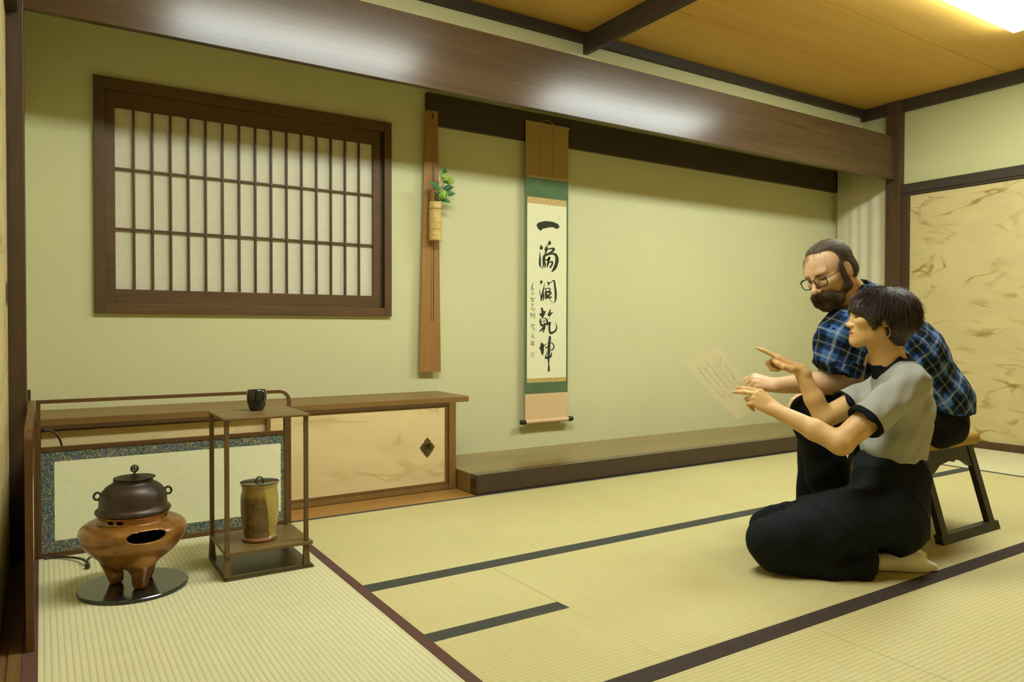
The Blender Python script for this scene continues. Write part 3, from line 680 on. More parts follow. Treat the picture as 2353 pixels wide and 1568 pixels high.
for u in (.14, .28, .44, .80): build('bamboo_joint', MB().lathe([(VR * 1.0, u * Hh - .0022), (VR * 1.045, u * Hh), (VR * 1.0, u * Hh + .0022)], (vx, VY, zb_ + .004), 36), M_bamd, bv, True)
zt2 = at_y(993, 436, VY)[2]   # tall back strip with a loop at the top
bk = MB()
arc = [(vx + VR * .93 * math.cos(a), VY + VR * .93 * math.sin(a)) for a in np.linspace(math.radians(95), math.radians(235), 9)]
inn = [(vx + VR * .78 * math.cos(a), VY + VR * .78 * math.sin(a)) for a in np.linspace(math.radians(235), math.radians(95), 9)]
bk.prism(arc + inn, lambda x, y: (x, y, zt_ - .002), lambda x, y: (x, y, zt2)); build('vase_back', bk, M_bamin, bv)
build('vase_loop', MB().tube([(vx - VR * .75 + .05 * math.sin(t) * .5, VY - .006 + .006, zt2 - .004 + .012 * math.sin(t)) for t in np.linspace(0, math.pi, 9)], .004, 8), M_bam, bv, True)
# flowers
M_leaf = plain('leaf_green', C(58, 112, 48), .5, 0, .4, .2, 70); M_leafd = plain('leaf_dark', C(44, 86, 40), .5, 0, .4, .2, 70)
M_flo = plain('floret_green', C(176, 206, 96), .6, 0, .3, .14, 200); M_stem = plain('stem_green', C(70, 104, 44), .6)
def leafm(base, tip, width, nrm, mat, par):
    base = Vector(base); tip = Vector(tip); ax = tip - base; L = ax.length; ax.normalize(); nv = Vector(nrm); side = ax.cross(nv).normalized(); nv = side.cross(ax)
    vs = []; fs = []; N = 8
    for i in range(N + 1):
        u = i / N; wd = width * math.sin(math.pi * min(1, u ** .8)) * (1 - .25 * u); dz = -.18 * L * (u - .5) ** 2
        for j, s in enumerate((-1, -.5, 0, .5, 1)): vs.append(base + ax * (L * u) + side * (s * wd / 2) + nv * (dz + abs(s) * wd * .16))
    for i in range(N):
        for j in range(4): fs.append((i * 5 + j, (i + 1) * 5 + j, (i + 1) * 5 + j + 1, i * 5 + j + 1))
    mb = MB(); mb.add(vs, fs); return build('leaf', mb, mat, par, True)
def head(c, r, par, seed):
    rnd = random.Random(seed); core = build('flower_head', MB().sphere(c, r * .62, 12, 8), M_flo, par, True)
    for k in range(52):
        z = 1 - 2 * (k + .5) / 52; a = k * 2.39996; s = math.sqrt(1 - z * z); d = Vector((s * math.cos(a), s * math.sin(a), z))
        if d.y > .55: continue
        p = Vector(c) + d * r * rnd.uniform(.72, 1.0); u = d.orthogonal().normalized(); v = d.cross(u); mb = MB(); t0 = rnd.uniform(0, 6)
        for j in range(4):
            t = t0 + j * math.pi / 2; dr = u * math.cos(t) + v * math.sin(t); pr = u * -math.sin(t) + v * math.cos(t); R = .0075 * rnd.uniform(.8, 1.15)
            mb.add([p, p + dr * R * .6 + pr * R * .5 + d * .002, p + dr * R * 1.15 + d * .001, p + dr * R * .6 - pr * R * .5 + d * .002], [(0, 1, 2, 3)])
        build('floret', mb, M_flo, core)
FY = 3.69
h1 = at_y(1026, 412, FY); h2 = at_y(1017, 448, FY - .02); sb = Vector((vx + .005, VY, zt_ - .05))
s1 = thing('hydrangea_sprig', 'pale green hydrangea sprig with leaves standing in the bamboo vase', 'flower', (vx, VY, zt_ - .05))
build('stem', MB().tube([sb, (vx + .012, VY, zt_ + .01), at_y(1013, 437, FY), at_y(1020, 420, FY), h1], [.0035, .003, .003, .0028, .002], 8), M_stem, s1, True)
head((h1[0] - .012, h1[1], h1[2] + .006), .026, s1, 1); head((h1[0] + .022, h1[1], h1[2] - .006), .026, s1, 5)
for bp, tp, wd, mt in (((1020, 402), (1022, 384), .034, M_leaf), ((1017, 436), (1044, 429), .04, M_leafd), ((1018, 416), (1034, 423), .03, M_leafd)): leafm(at_y(*bp, FY + .01), at_y(*tp, FY - .01), wd, (0, -1, .4), mt, s1)
s2 = s1
build('stem', MB().tube([sb + Vector((.008, 0, 0)), (vx + .02, VY - .01, zt_ + .01), h2], [.003, .003, .002], 8), M_stem, s2, True)
head(h2, .031, s2, 2)
for bp, tp, wd, mt in (((1012, 441), (986, 415), .05, M_leaf), ((1022, 447), (1048, 445), .042, M_leaf), ((1010, 458), (1037, 465), .04, M_leaf), ((1004, 455), (1014, 440), .05, M_leaf)): leafm(at_y(*bp, FY), at_y(*tp, FY - .02), wd, (0, -1, .5), mt, s2)

# ---- cloth curtain on the alcove's right end
M_curt = cloth('off_white_curtain', C(214, 206, 178), .85, 700, .05)
NU, NV = 90, 8; vs = []; fs = []
for i in range(NU + 1):
    y = 3.272 + (3.735 - 3.272) * i / NU
    for j in range(NV + 1):
        z = .103 + (2.16 - .103) * j / NV; amp = .012 * (1 - .5 * (j / NV)) * (.2 + .8 * (1 - i / NU))
        vs.append((5.628 + amp * math.sin(i * .36 + .9 * math.sin(j * .35) + .8 * math.sin(i * .11)) + .006 * math.sin(i * .13 + j * .4), y, z))
for i in range(NU):
    for j in range(NV): fs.append((i * (NV + 1) + j, (i + 1) * (NV + 1) + j, (i + 1) * (NV + 1) + j + 1, i * (NV + 1) + j + 1))
cu = thing('curtain', 'plain off-white cloth curtain hanging at the right end of the alcove', 'curtain', (5.63, 3.5, .101))
mb = MB(); mb.add(vs, fs); co_ = build('curtain_cloth', mb, M_curt, cu, True); md = co_.modifiers.new('t', 'SOLIDIFY'); md.thickness = .002
build('curtain_rod', MB().tube([(5.64, 3.273, 2.165), (5.64, 3.748, 2.165)], .006, 10), plain('rod_white', C(210, 205, 190), .4), cu, True)
build('curtain_cord', MB().tube([(5.602, 3.285, 2.16), (5.604, 3.285, 1.4), (5.60, 3.285, .3)], .0022, 6), plain('cord_white', C(224, 220, 200), .7), cu, True)
# ================================================================== TEA UTENSILS
def smooth_path(pts, n=8):
    P = np.array([list(p) for p in pts], float); out = []
    for i in range(len(P) - 1):
        p0, p1, p2, p3 = P[max(i - 1, 0)], P[i], P[i + 1], P[min(i + 2, len(P) - 1)]
        for t in np.linspace(0, 1, n, endpoint=False): out.append(.5 * ((2 * p1) + (-p0 + p2) * t + (2 * p0 - 5 * p1 + 4 * p2 - p3) * t * t + (-p0 + 3 * p1 - 3 * p2 + p3) * t ** 3))
    out.append(P[-1]); return out
# ---- two-fold low screen
M_scrX = wood('screen_wood_x', C(78, 50, 23), C(106, 72, 35), 'X', .4, 1); M_scrZ = wood('screen_wood_z', C(78, 50, 23), C(106, 72, 35), 'Z', .4, 1); M_scrY = wood('screen_wood_y', C(78, 50, 23), C(106, 72, 35), 'Y', .4, 1)
M_scrP = plain('screen_paper', C(230, 229, 190), .85, 0, .1, .03, 60)
def brocade(name, a):
    m, nt, bs = newmat(name); v = wcoords(nt, (1, 1, 1)); n = noise(nt, v, 120, 1, .4, 1.0); r = mth(nt, 'ABSOLUTE', mth(nt, 'SUBTRACT', n, .5))
    bg = ramp(nt, noise(nt, v, 22, 3), [(.4, C(34, 78, 84)), (.55, C(46, 86, 100)), (.68, C(60, 82, 104))])
    nt.links.new(mix(nt, ramp(nt, r, [(.025, (1, 1, 1)), (.05, (0, 0, 0))]), bg, C(182, 156, 98)), bs.inputs['Base Color']); bs.inputs['Roughness'].default_value = .75; bump(nt, bs, r, .2, .001)
    return m
M_broc = brocade('blue_brocade', 0)
def arc_rail(pts, w, d, mat, name, par, nrm):
    mb = MB(); prev = None
    P = [Vector(p) for p in pts]; N = Vector(nrm); rings = []
    for i, p in enumerate(P):
        t = (P[min(i + 1, len(P) - 1)] - P[max(i - 1, 0)]).normalized(); s = t.cross(N).normalized()
        rings.append([p + s * w / 2 + N * d / 2, p - s * w / 2 + N * d / 2, p - s * w / 2 - N * d / 2, p + s * w / 2 - N * d / 2])
    vs = [v for r in rings for v in r]; n = len(rings)
    fs = [(i * 4 + k, i * 4 + (k + 1) % 4, i * 4 + 4 + (k + 1) % 4, i * 4 + 4 + k) for i in range(n - 1) for k in range(4)] + [(0, 1, 2, 3), tuple(range(4 * n - 4, 4 * n))]
    mb.add(vs, fs); return build(name, mb, mat, par, auto=35)
scn = thing('folding_screen', 'low two-fold screen of white paper with blue brocade border and open top rail', 'screen', (.0, 3.158, 0))
YP = 3.158; zt = .5705
build('hinge_post', MB().box(-.018, -.003, YP - .008, YP + .008, .0, .577, .0015), M_scrZ, scn)
cr = .042; xr = .8915
pts = [(-.003, YP, zt), (xr - cr, YP, zt)] + [(xr - cr + cr * math.sin(a), YP, zt - cr + cr * math.cos(a)) for a in np.linspace(.15, math.pi / 2, 8)] + [(xr, YP, .0)]
arc_rail(pts, .013, .016, M_scrX, 'top_rail', scn, (0, 1, 0))
build('middle_rail', MB().box(-.003, xr - .0065, YP - .007, YP + .007, .389, .405, .0015), M_scrX, scn)
build('bottom_rail', MB().box(-.003, xr - .0065, YP - .007, YP + .007, .0, .018, .0015), M_scrX, scn)
pn = build('paper_panel', MB().box(.038, .855, YP - .0035, YP + .004, .060, .350), M_scrP, scn)
for a in ((-.003, xr - .0065, .350, .389), (-.003, xr - .0065, .018, .060), (-.003, .038, .060, .350), (.855, xr - .0065, .060, .350)): build('brocade_border', MB().box(a[0], a[1], YP - .003, YP + .004, a[2], a[3]), M_broc, pn)
XP = -.029; y1_, y0_ = 3.148, 2.256
pts = [(XP, y1_, zt)] + [(XP, y0_ + .0065 + cr - cr * math.sin(a), zt - cr + cr * math.cos(a)) for a in np.linspace(.15, math.pi / 2, 8)] + [(XP, y0_ + .0065, .0)]
arc_rail(pts, .013, .018, M_scrY, 'top_rail', scn, (1, 0, 0))
build('hinge_post', MB().box(XP - .009, XP + .009, 3.150, 3.165, .0, .577, .0015), M_scrZ, scn)
build('middle_rail', MB().box(XP - .007, XP + .007, y0_ + .013, 3.150, .389, .405, .0015), M_scrY, scn)
build('bottom_rail', MB().box(XP - .007, XP + .007, y0_ + .013, 3.150, .0, .018, .0015), M_scrY, scn)
pn = build('paper_panel', MB().box(XP - .0035, XP + .0035, y0_ + .052, 3.11, .060, .350), M_scrP, scn)
for a in ((y0_ + .013, 3.150, .350, .389), (y0_ + .013, 3.150, .018, .060), (y0_ + .013, y0_ + .052, .060, .350), (3.11, 3.150, .060, .350)): build('brocade_border', MB().box(XP - .003, XP + .003, a[0], a[1], a[2], a[3]), M_broc, pn)

# ---- tea stand
M_st = wood('stand_wood_x', C(96, 76, 40), C(124, 100, 56), 'X', .42, 1.2); M_stz = wood('stand_wood_z', C(84, 64, 34), C(112, 86, 48), 'Z', .42, 1.2)
M_stb = wood('stand_base_wood', C(66, 56, 34), C(92, 78, 48), 'X', .35, 1.2)
st = thing('tea_stand', 'slender four-legged wooden tea stand with two shelves and a base board', 'stand', (.655, 2.68, 0))
xa, xb, ya, yb = .506, .804, 2.540, 2.822
build('base_board', MB().box(xa, xb, ya, yb, .0, .006, .001).box(xa + .004, xb - .004, ya + .004, yb - .004, .006, .012, .001), M_stb, st)
build('middle_shelf', MB().box(xa + .002, xb - .004, ya, yb - .002, .082, .094, .002), M_st, st)
build('top_shelf', MB().box(xa - .002, xb - .012, ya - .001, yb + .002, .533, .5415, .0025), M_st, st)
for lx, ly in ((.508, 2.546), (.772, 2.546), (.508, 2.80), (.772, 2.80)):
    build('leg', MB().box(lx, lx + .0145, ly, ly + .0145, .094, .533, .0015), M_stz, st)
    sx = -1 if lx < .6 else 1; cxl = lx + .007; cyl = ly + .007; w0, w1 = .0075, .011
    build('foot', MB().hexa([(cxl - w1, cyl - w1, .012), (cxl + w1, cyl - w1, .012), (cxl + w1, cyl + w1, .012), (cxl - w1, cyl + w1, .012)], [(cxl - w0, cyl - w0, .082), (cxl + w0, cyl - w0, .082), (cxl + w0, cyl + w0, .082), (cxl - w0, cyl + w0, .082)]), M_stz, st)
# ---- black lacquer tea caddy
M_caddy = plain('black_lacquer', C(16, 22, 20), .12, 0, .6, .05, 10, coat=.6)
fp = at_z(590, 945, .5415); cr_ = .0345; dv = np.array([fp[0], fp[1]]); dv /= np.linalg.norm(dv); cc = fp[:2] + dv * .026
tc = thing('tea_caddy', 'small rounded black lacquer tea caddy on the top shelf of the stand', 'caddy', (cc[0], cc[1], .5415))
build('caddy_body', MB().lathe([(0, 0), (.020, 0), (.0225, .001), (.0265, .008), (.0305, .018), (.0335, .032), (.0345, .049), (.0345, .0505), (0, .0505)], (cc[0], cc[1], .5417), 56), M_caddy, tc, auto=40)
build('caddy_lid', MB().lathe([(0, .0512), (.0346, .0512), (.0349, .057), (.0345, .066), (.0328, .073), (.029, .0765), (.015, .0778), (0, .078)], (cc[0], cc[1], .5417), 56), M_caddy, tc, auto=40)
# ---- water jar
fp = at_z(597, 1249, .094); dv = fp[:2] / np.linalg.norm(fp[:2]); jc = fp[:2] + dv * .058
jar = thing('water_jar', 'tall ochre and brown glazed stoneware water jar on the lower shelf', 'jar', (jc[0], jc[1], .094))
M_jar, nt, bs = newmat('jar_glaze'); tcn = nd(nt, 'ShaderNodeTexCoord'); sp = nd(nt, 'ShaderNodeSeparateXYZ'); nt.links.new(tcn.outputs['Object'], sp.inputs[0])
v = coords(nt); nn = noise(nt, v, 24, 4, .6); tn = noise(nt, coords(nt, (6, 6, 90)), 2.5, 3)
# the ash glaze runs down one flank as a slanting apron
ang = mth(nt, 'ADD', mth(nt, 'SUBTRACT', mth(nt, 'MULTIPLY', sp.outputs[0], 1.0), mth(nt, 'MULTIPLY', mth(nt, 'SUBTRACT', .19, sp.outputs[2]), .13)), mth(nt, 'MULTIPLY', mth(nt, 'SUBTRACT', nn, .5), .010))
apron = ramp(nt, mth(nt, 'MULTIPLY', mth(nt, 'ADD', ang, .02), 25.0), [(.50, (0, 0, 0)), (.56, (1, 1, 1))])
drip = ramp(nt, mth(nt, 'ADD', mth(nt, 'MULTIPLY', mth(nt, 'SUBTRACT', sp.outputs[2], .145), 14.0), mth(nt, 'MULTIPLY', noise(nt, coords(nt, (70, 70, 6)), 1.0, 3), .9)), [(.5, (0, 0, 0)), (.75, (1, 1, 1))])
brown = ramp(nt, mth(nt, 'ADD', mth(nt, 'MULTIPLY', nn, .5), mth(nt, 'MULTIPLY', tn, .5)), [(.35, C(80, 56, 20)), (.65, C(124, 92, 36))])
c1 = mix(nt, drip, brown, C(140, 118, 50)); c2 = mix(nt, apron, c1, C(168, 148, 74))
foot = ramp(nt, mth(nt, 'MULTIPLY', sp.outputs[2], 10), [(.12, (1, 1, 1)), (.16, (0, 0, 0))])
nt.links.new(mix(nt, foot, c2, C(140, 94, 56)), bs.inputs['Base Color']); bs.inputs['Roughness'].default_value = .3; bs.inputs['Coat Weight'].default_value = .3
bump(nt, bs, tn, .35, .002)
prof = [(0, 0), (.056, 0), (.0595, .003), (.059, .010), (.054, .014), (.0525, .018), (.0565, .045), (.061, .075), (.0635, .105), (.0645, .135), (.0635, .160), (.0605, .180), (.0615, .190), (.0645, .197), (.0645, .200), (.060, .200), (.057, .19), (.05, .03), (0, .02)]
jb = build('jar_body', MB().lathe(prof, (jc[0], jc[1], .0945), 64), M_jar, jar, smooth=True)
for vtx in jb.data.vertices:      # hand-thrown wobble
    a = math.atan2(vtx.co.y, vtx.co.x); s = 1 + .022 * math.sin(2 * a + 30 * vtx.co.z) + .012 * math.sin(3 * a - 50 * vtx.co.z); vtx.co.x *= s; vtx.co.y *= s
ld = build('jar_lid', MB().lathe([(0, .198), (.060, .198), (.0655, .2005), (.0665, .203), (.062, .2035), (0, .2025)], (jc[0], jc[1], .0945), 64), M_caddy, jar, auto=40)
hr = .0135; hd = np.array([.84, -.54])
build('lid_handle', MB().tube([(jc[0] + hd[0] * hr * math.cos(t), jc[1] + hd[1] * hr * math.cos(t), .297 + hr * 1.25 * math.sin(t)) for t in np.linspace(-.1, math.pi + .1, 17)], .0023, 8), M_caddy, ld, True)

# ---- round board, brazier, kettle
FX, FY_ = .248, 2.652
pl_ = build('round_board', MB().lathe([(0, 0), (.159, 0), (.1615, .002), (.1615, .010), (.159, .0125), (0, .0128)], (FX, FY_, 0), 96), plain('polished_black_board', C(26, 30, 25), .16, 0, .5, .12, 8, coat=.35), None, auto=40)
tag(pl_, 'round black lacquered board lying under the bronze brazier', 'board')
M_brz, nt, bs = newmat('brown_bronze'); v = coords(nt); n1 = noise(nt, v, 7, 5, .6, 1.2); n2 = noise(nt, v, 40, 3)
nt.links.new(ramp(nt, mth(nt, 'ADD', mth(nt, 'MULTIPLY', n1, .8), mth(nt, 'MULTIPLY', n2, .2)), [(.3, C(104, 66, 22)), (.5, C(150, 100, 38)), (.68, C(174, 124, 54))]), bs.inputs['Base Color'])
bs.inputs['Metallic'].default_value = .35; bs.inputs['Roughness'].default_value = .3; bs.inputs['Coat Weight'].default_value = .3; bs.inputs['Coat Roughness'].default_value = .12
bz = thing('tea_brazier', 'rounded brown bronze brazier on three legs with a cut-out window', 'brazier', (FX, FY_, .0128))
F = Field(); zb0 = .0128
KR = .905
out = [(0, .070), (.040, .071), (.062, .075), (.078, .082), (.092, .092), (.112, .106), (.133, .123), (.153, .144), (.167, .165), (.1736, .184), (.1705, .200), (.160, .212), (.146, .2195), (.132, .2225), (.118, .2225), (.1145, .226), (.1135, .238), (.1165, .243), (.1165, .246), (.108, .246)]
out = [tuple(p) for p in np.array(smooth_path([(a * KR, b, 0) for a, b in out], 4))[:, :2]]
inn = [(a * KR, b) for a, b in [(.106, .236), (.110, .215), (.150, .206), (.160, .190), (.160, .180), (.140, .145), (.10, .112), (.06, .092), (0, .090)]]
F.add(latheS(out + inn, (FX, FY_, 0)), .0)
for (lx, ly) in ((260.8, 1339.6), (316, 1347), (344, 1322)):
    p = at_z(lx, ly, .0128); d = np.array([p[0] - FX, p[1] - FY_]); L = np.linalg.norm(d); d = d / L * .076 if L > .01 else d
    b = np.array([FX + d[0] * .80, FY_ + d[1] * .80, .030]); t = np.array([FX + d[0] * 1.02, FY_ + d[1] * 1.02, .1])
    F.cone(b, t, .0215, .038, .026)
    F.cone((b[0], b[1], .034), (b[0], b[1], .0128 + .019), .0215, .0205, .01)
F.p.append((lambda P: (.0132 - P[:, 2]), None, None, 0, 'clipz'))
od = np.array([.156, -.987, 0]); sd = np.array([.987, .156, 0])
def wincut(P):
    q = P - V3((FX, FY_, .1965)); t = q @ V3(sd); z = q[:, 2]; o = q @ V3(od)
    top = .0150 + .0008 * np.cos(t * 330); e = np.abs(t / .056) ** 2.6 + np.where(z > 0, np.abs(z / top), np.abs(z / .0195)) ** 2.2
    d = (np.sqrt(e + 1e-9) - 1) * .018; return np.where(o > .02, d, np.maximum(d, .02 - o))
F.add((wincut, (FX - .1, FY_ - .22, .17), (FX + .12, FY_ + .02, .235)), .001, 'sub')
for aa in (-2.35, -2.05, -.45):
    c = (FX + .1035 * math.cos(aa), FY_ + .1035 * math.sin(aa), .2335); F.ell(c, (.012, .012, .005), None, .001, 'sub')
F.p = [p if p[4] != 'clipz' else (lambda P: np.zeros(len(P), np.float32), None, None, 0, 'disp') for p in F.p]
v, q = polygonize(F, .0022); v[:, 2] = np.maximum(v[:, 2], .0131)
quadmesh('brazier_body', v, q, M_brz, bz)
build('ash_bed', MB().lathe([(0, .165), (.128, .165), (.128, .158), (0, .158)], (FX, FY_, 0), 48), plain('dark_ash', C(34, 32, 28), .9), bz)
M_iron = plain('cast_iron', C(62, 48, 36), .42, .35, .5, .2, 45, .15)
kt = thing('iron_kettle', 'dark cast-iron tea kettle with lid sitting on the bronze brazier', 'kettle', (FX, FY_, .243))
prof = [(0, .215), (.090, .215), (.104, .236), (.112, .2475), (.119, .2475), (.1225, .252), (.1215, .258), (.115, .2635), (.1105, .268), (.1095, .278), (.1088, .292), (.1055, .306), (.099, .318), (.089, .329), (.077, .337), (.067, .3415), (.0635, .346), (.0635, .3535), (.061, .355), (.058, .353), (.057, .34), (0, .335)]
prof = [(a * .905, b) for a, b in prof]
build('kettle_body', MB().lathe(prof, (FX, FY_, 0), 72), M_iron, kt, smooth=True)
kl = build('kettle_lid', MB().lathe([(a * .92, b) for a, b in [(0, .354), (.060, .354), (.066, .3555), (.0672, .3575), (.065, .3585), (.05, .358), (.040, .3605), (.018, .3625), (.014, .3665), (.0, .367)]], (FX + .004, FY_ - .001, 0), 64), plain('dark_bronze', C(54, 46, 32), .38, .6, .5, .2, 30), kt, smooth=True)
mb = MB(); kc = Vector((FX + .004, FY_ - .001, .385)); R = .0112
for k in range(4):
    a = k * math.pi / 4; mb.tube([kc + Vector((R * math.sin(t) * math.cos(a), R * math.sin(t) * math.sin(a), R * math.cos(t))) for t in np.linspace(0, 2 * math.pi, 25)], .0015, 6, False)
mb.tube([kc + Vector((R * math.cos(t), R * math.sin(t), 0)) for t in np.linspace(0, 2 * math.pi, 25)], .0015, 6, False)
mb.tube([kc - Vector((0, 0, .019)), kc - Vector((0, 0, .010))], .003, 8); build('lid_knob', mb, M_iron, kl, True)
for s in (-1, 1):
    ldir = np.array([.995, -.096]) * s; c = Vector((FX + ldir[0] * .102, FY_ + ldir[1] * .102, .306)); u = Vector((ldir[0], ldir[1], .25)).normalized(); w_ = Vector((0, 0, 1)); w_ = (w_ - u * w_.dot(u)).normalized()
    build('kettle_lug', MB().tube([c + u * (.0085 * math.cos(t)) * 1.1 + w_ * (.0115 * math.sin(t)) for t in np.linspace(0, 2 * math.pi, 21)], .0036, 8, False), M_iron, kt, True)

# ---- power cord and the small stick behind the screen
M_cord = plain('brown_cord', C(58, 40, 30), .5)
c0 = [at_z(345, 1262, .02)]
def P_(x, y, z): return at_z(x, y, z)
pts = [(.005, 3.135, .006), P_(120, 1281, .006), P_(155, 1281, .008), P_(182, 1284, .013), P_(197, 1290, .017), P_(202, 1298, .012), P_(201, 1305, .007)]
cd_ = thing('power_cord', 'dark electric cord running from under the screen to the brazier', 'cord', (.1, 3.05, .0))
build('cord', MB().tube(smooth_path(pts), .0045, 8), M_cord, cd_, True)
build('cord_branch', MB().tube(smooth_path([P_(199, 1293, .016), P_(203, 1285, .020), P_(212, 1279, .018)]), .004, 8), M_cord, cd_, True)
kn = P_(201, 1301, .011); build('cord_plug', MB().sphere(kn, .0085, 10, 8, (1, 1, 1.6)), M_cord, cd_, True)
yc = 3.30; a = at_y(94, 987, yc); b = at_y(120, 992, yc); c = at_y(134, 1004, yc); d = at_y(142, 1025, yc); e = at_y(150, 1065, yc)
cd2 = build('wall_cord', MB().tube(smooth_path([(-.04, 3.36, a[2] + .02), a, b, c, d, e, (e[0] + .01, yc, .18), (e[0] + .03, yc - .02, .004)]), .0042, 8), M_cord, None, True)
tag(cd2, 'dark cord bending down behind the open rail of the low screen', 'cord')
p = at_y(67, 930, 3.30); stq = build('wooden_batten', MB().box(p[0] - .005, p[0] + .005, 3.28, 3.29, 0, at_y(67, 896, 3.29)[2]), M_postZ, None); tag(stq, 'thin dark upright batten behind the screen corner', 'batten')

# ---- stool
stl = thing('low_stool', 'low black wooden stool with splayed side frames and tan cushion', 'stool', (3.17, 1.72, 0))
M_blk = wood('black_stained_wood', C(38, 32, 26), C(54, 46, 36), 'X', .4, 1)
SXa, SXb = 2.945, 3.40
yc_ = 1.735
def spl(z, s): return yc_ + s * (.235 - .10 * z / .345)
for s in (-1, 1):
    build('runner', MB().hexa([(SXa, spl(0, s) - .016, 0), (SXb, spl(0, s) - .016, 0), (SXb, spl(0, s) + .016, 0), (SXa, spl(0, s) + .016, 0)], [(SXa, spl(.034, s) - .015, .034), (SXb, spl(.034, s) - .015, .034), (SXb, spl(.034, s) + .015, .034), (SXa, spl(.034, s) + .015, .034)]), M_blk, stl)
    for x in (SXa + .035, SXb - .045):
        w0 = .021
        build('leg', MB().hexa([(x - w0, spl(.03, s) - .012, .03), (x + w0, spl(.03, s) - .012, .03), (x + w0, spl(.03, s) + .012, .03), (x - w0, spl(.03, s) + .012, .03)], [(x - w0, spl(.345, s) - .012, .345), (x + w0, spl(.345, s) - .012, .345), (x + w0, spl(.345, s) + .012, .345), (x - w0, spl(.345, s) + .012, .345)]), M_blk, stl)
    # scalloped apron
    poly = [(SXa + .03, .345), (SXb - .04, .345), (SXb - .04, .25), (SXb - .09, .262), (SXb - .13, .285), (SXb - .18, .296), (SXb - .205, .288), (SXb - .23, .296), (SXa + .14, .285), (SXa + .09, .262), (SXa + .03, .25)]
    build('apron', MB().prism(poly, lambda u, v: (u, spl(v, s) - .008, v), lambda u, v: (u, spl(v, s) + .008, v)), M_blk, stl)
for x in (SXa + .035, SXb - .045): build('crosspiece', MB().box(x - .012, x + .012, spl(.31, -1), spl(.31, 1), .29, .335, .002), M_blk, stl)
F = Field(); F.add(rbox(((SXa + SXb) / 2, yc_, .371), ((SXb - SXa) / 2 + .022, .165, .028), None, .024), 0)
F.ell((3.12, yc_, .43), (.20, .15, .05), None, .03, 'sub')
sdf_obj('cushion', F, .006, cloth('tan_cushion', C(172, 140, 70), .95, 220, .3), stl, 2)
# ================================================================== PEOPLE
r_, u_, f_ = RM[0], -RM[1], RM[2]          # image right, up, away from the camera
D_ = at_d
def unit(v): v = np.asarray(v, float); return v / np.linalg.norm(v)
def head_axes(theta, pitch, roll=0):
    """theta: 0 faces the camera, 90 = left profile; pitch > 0 looks down"""
    t, p = math.radians(theta), math.radians(pitch)
    fw = math.cos(p) * (-math.sin(t) * r_ - math.cos(t) * f_) - math.sin(p) * u_
    lf = unit(np.cross(u_, fw)); up = np.cross(fw, lf)
    c, s = math.cos(math.radians(roll)), math.sin(math.radians(roll))
    return np.array([fw, c * lf + s * up, c * up - s * lf])
def add_head(F, A, T, s, male):
    X = lambda prim: xform(prim, A, T); S = lambda *v: tuple(s * x for x in v)
    E = lambda c, r, k, op='add': F.add(X(ell(S(*c), S(*r))), k * s, op)
    K = lambda a, b, ra, rb, k, op='add': F.add(X(cone(S(*a), S(*b), ra * s, rb * s)), k * s, op)
    E((-.016, 0, .030), (.098, .076, .080), .0)
    E((.022, 0, .012), (.068, .066, .072), .02)
    E((.034, 0, -.045), (.052, .056, .062), .03)
    for y in (-1, 1):
        K((-.004, y * .052, -.058), (.064, y * .014, -.104), .020, .018, .03)
        E((.054, y * .044, -.024), (.026, .020, .020), .02)
    E((.072, 0, -.102), (.020, .024, .018), .018)
    E((.070, 0, .018), (.020, .050, .012), .016)
    E((.066, 0, -.074), (.026, .030, .026), .018)
    for y in (-1, 1):
        E((.094, y * .031, -.004), (.017, .018, .012), .012, 'sub'); E((.071, y * .031, -.004), (.0135, .0145, .0125), .003)
    if male: K((.084, 0, .006), (.112, 0, -.036), .0085, .0095, .012); E((.114, 0, -.042), (.013, .0125, .011), .008)
    else: K((.082, 0, .0), (.098, 0, -.034), .0065, .0075, .012); E((.101, 0, -.038), (.0105, .010, .009), .008)
    for y in (-1, 1): E((.100 if male else .092, y * .0125, -.045 if male else -.042), (.010, .0075, .0075), .006)
    E((.086, 0, -.0665), (.0115, .022, .0058), .004); E((.083, 0, -.0795), (.0125, .019, .0072), .004)
    E((.100, 0, -.0725), (.014, .024, .0016), .002, 'sub')
    for y in (-1, 1):
        E((-.012, y * .0775, -.012), (.021, .0085, .033), .006); E((-.008, y * .087, -.006), (.012, .006, .020), .004, 'sub'); E((-.010, y * .0805, -.012), (.007, .003, .012), .003)
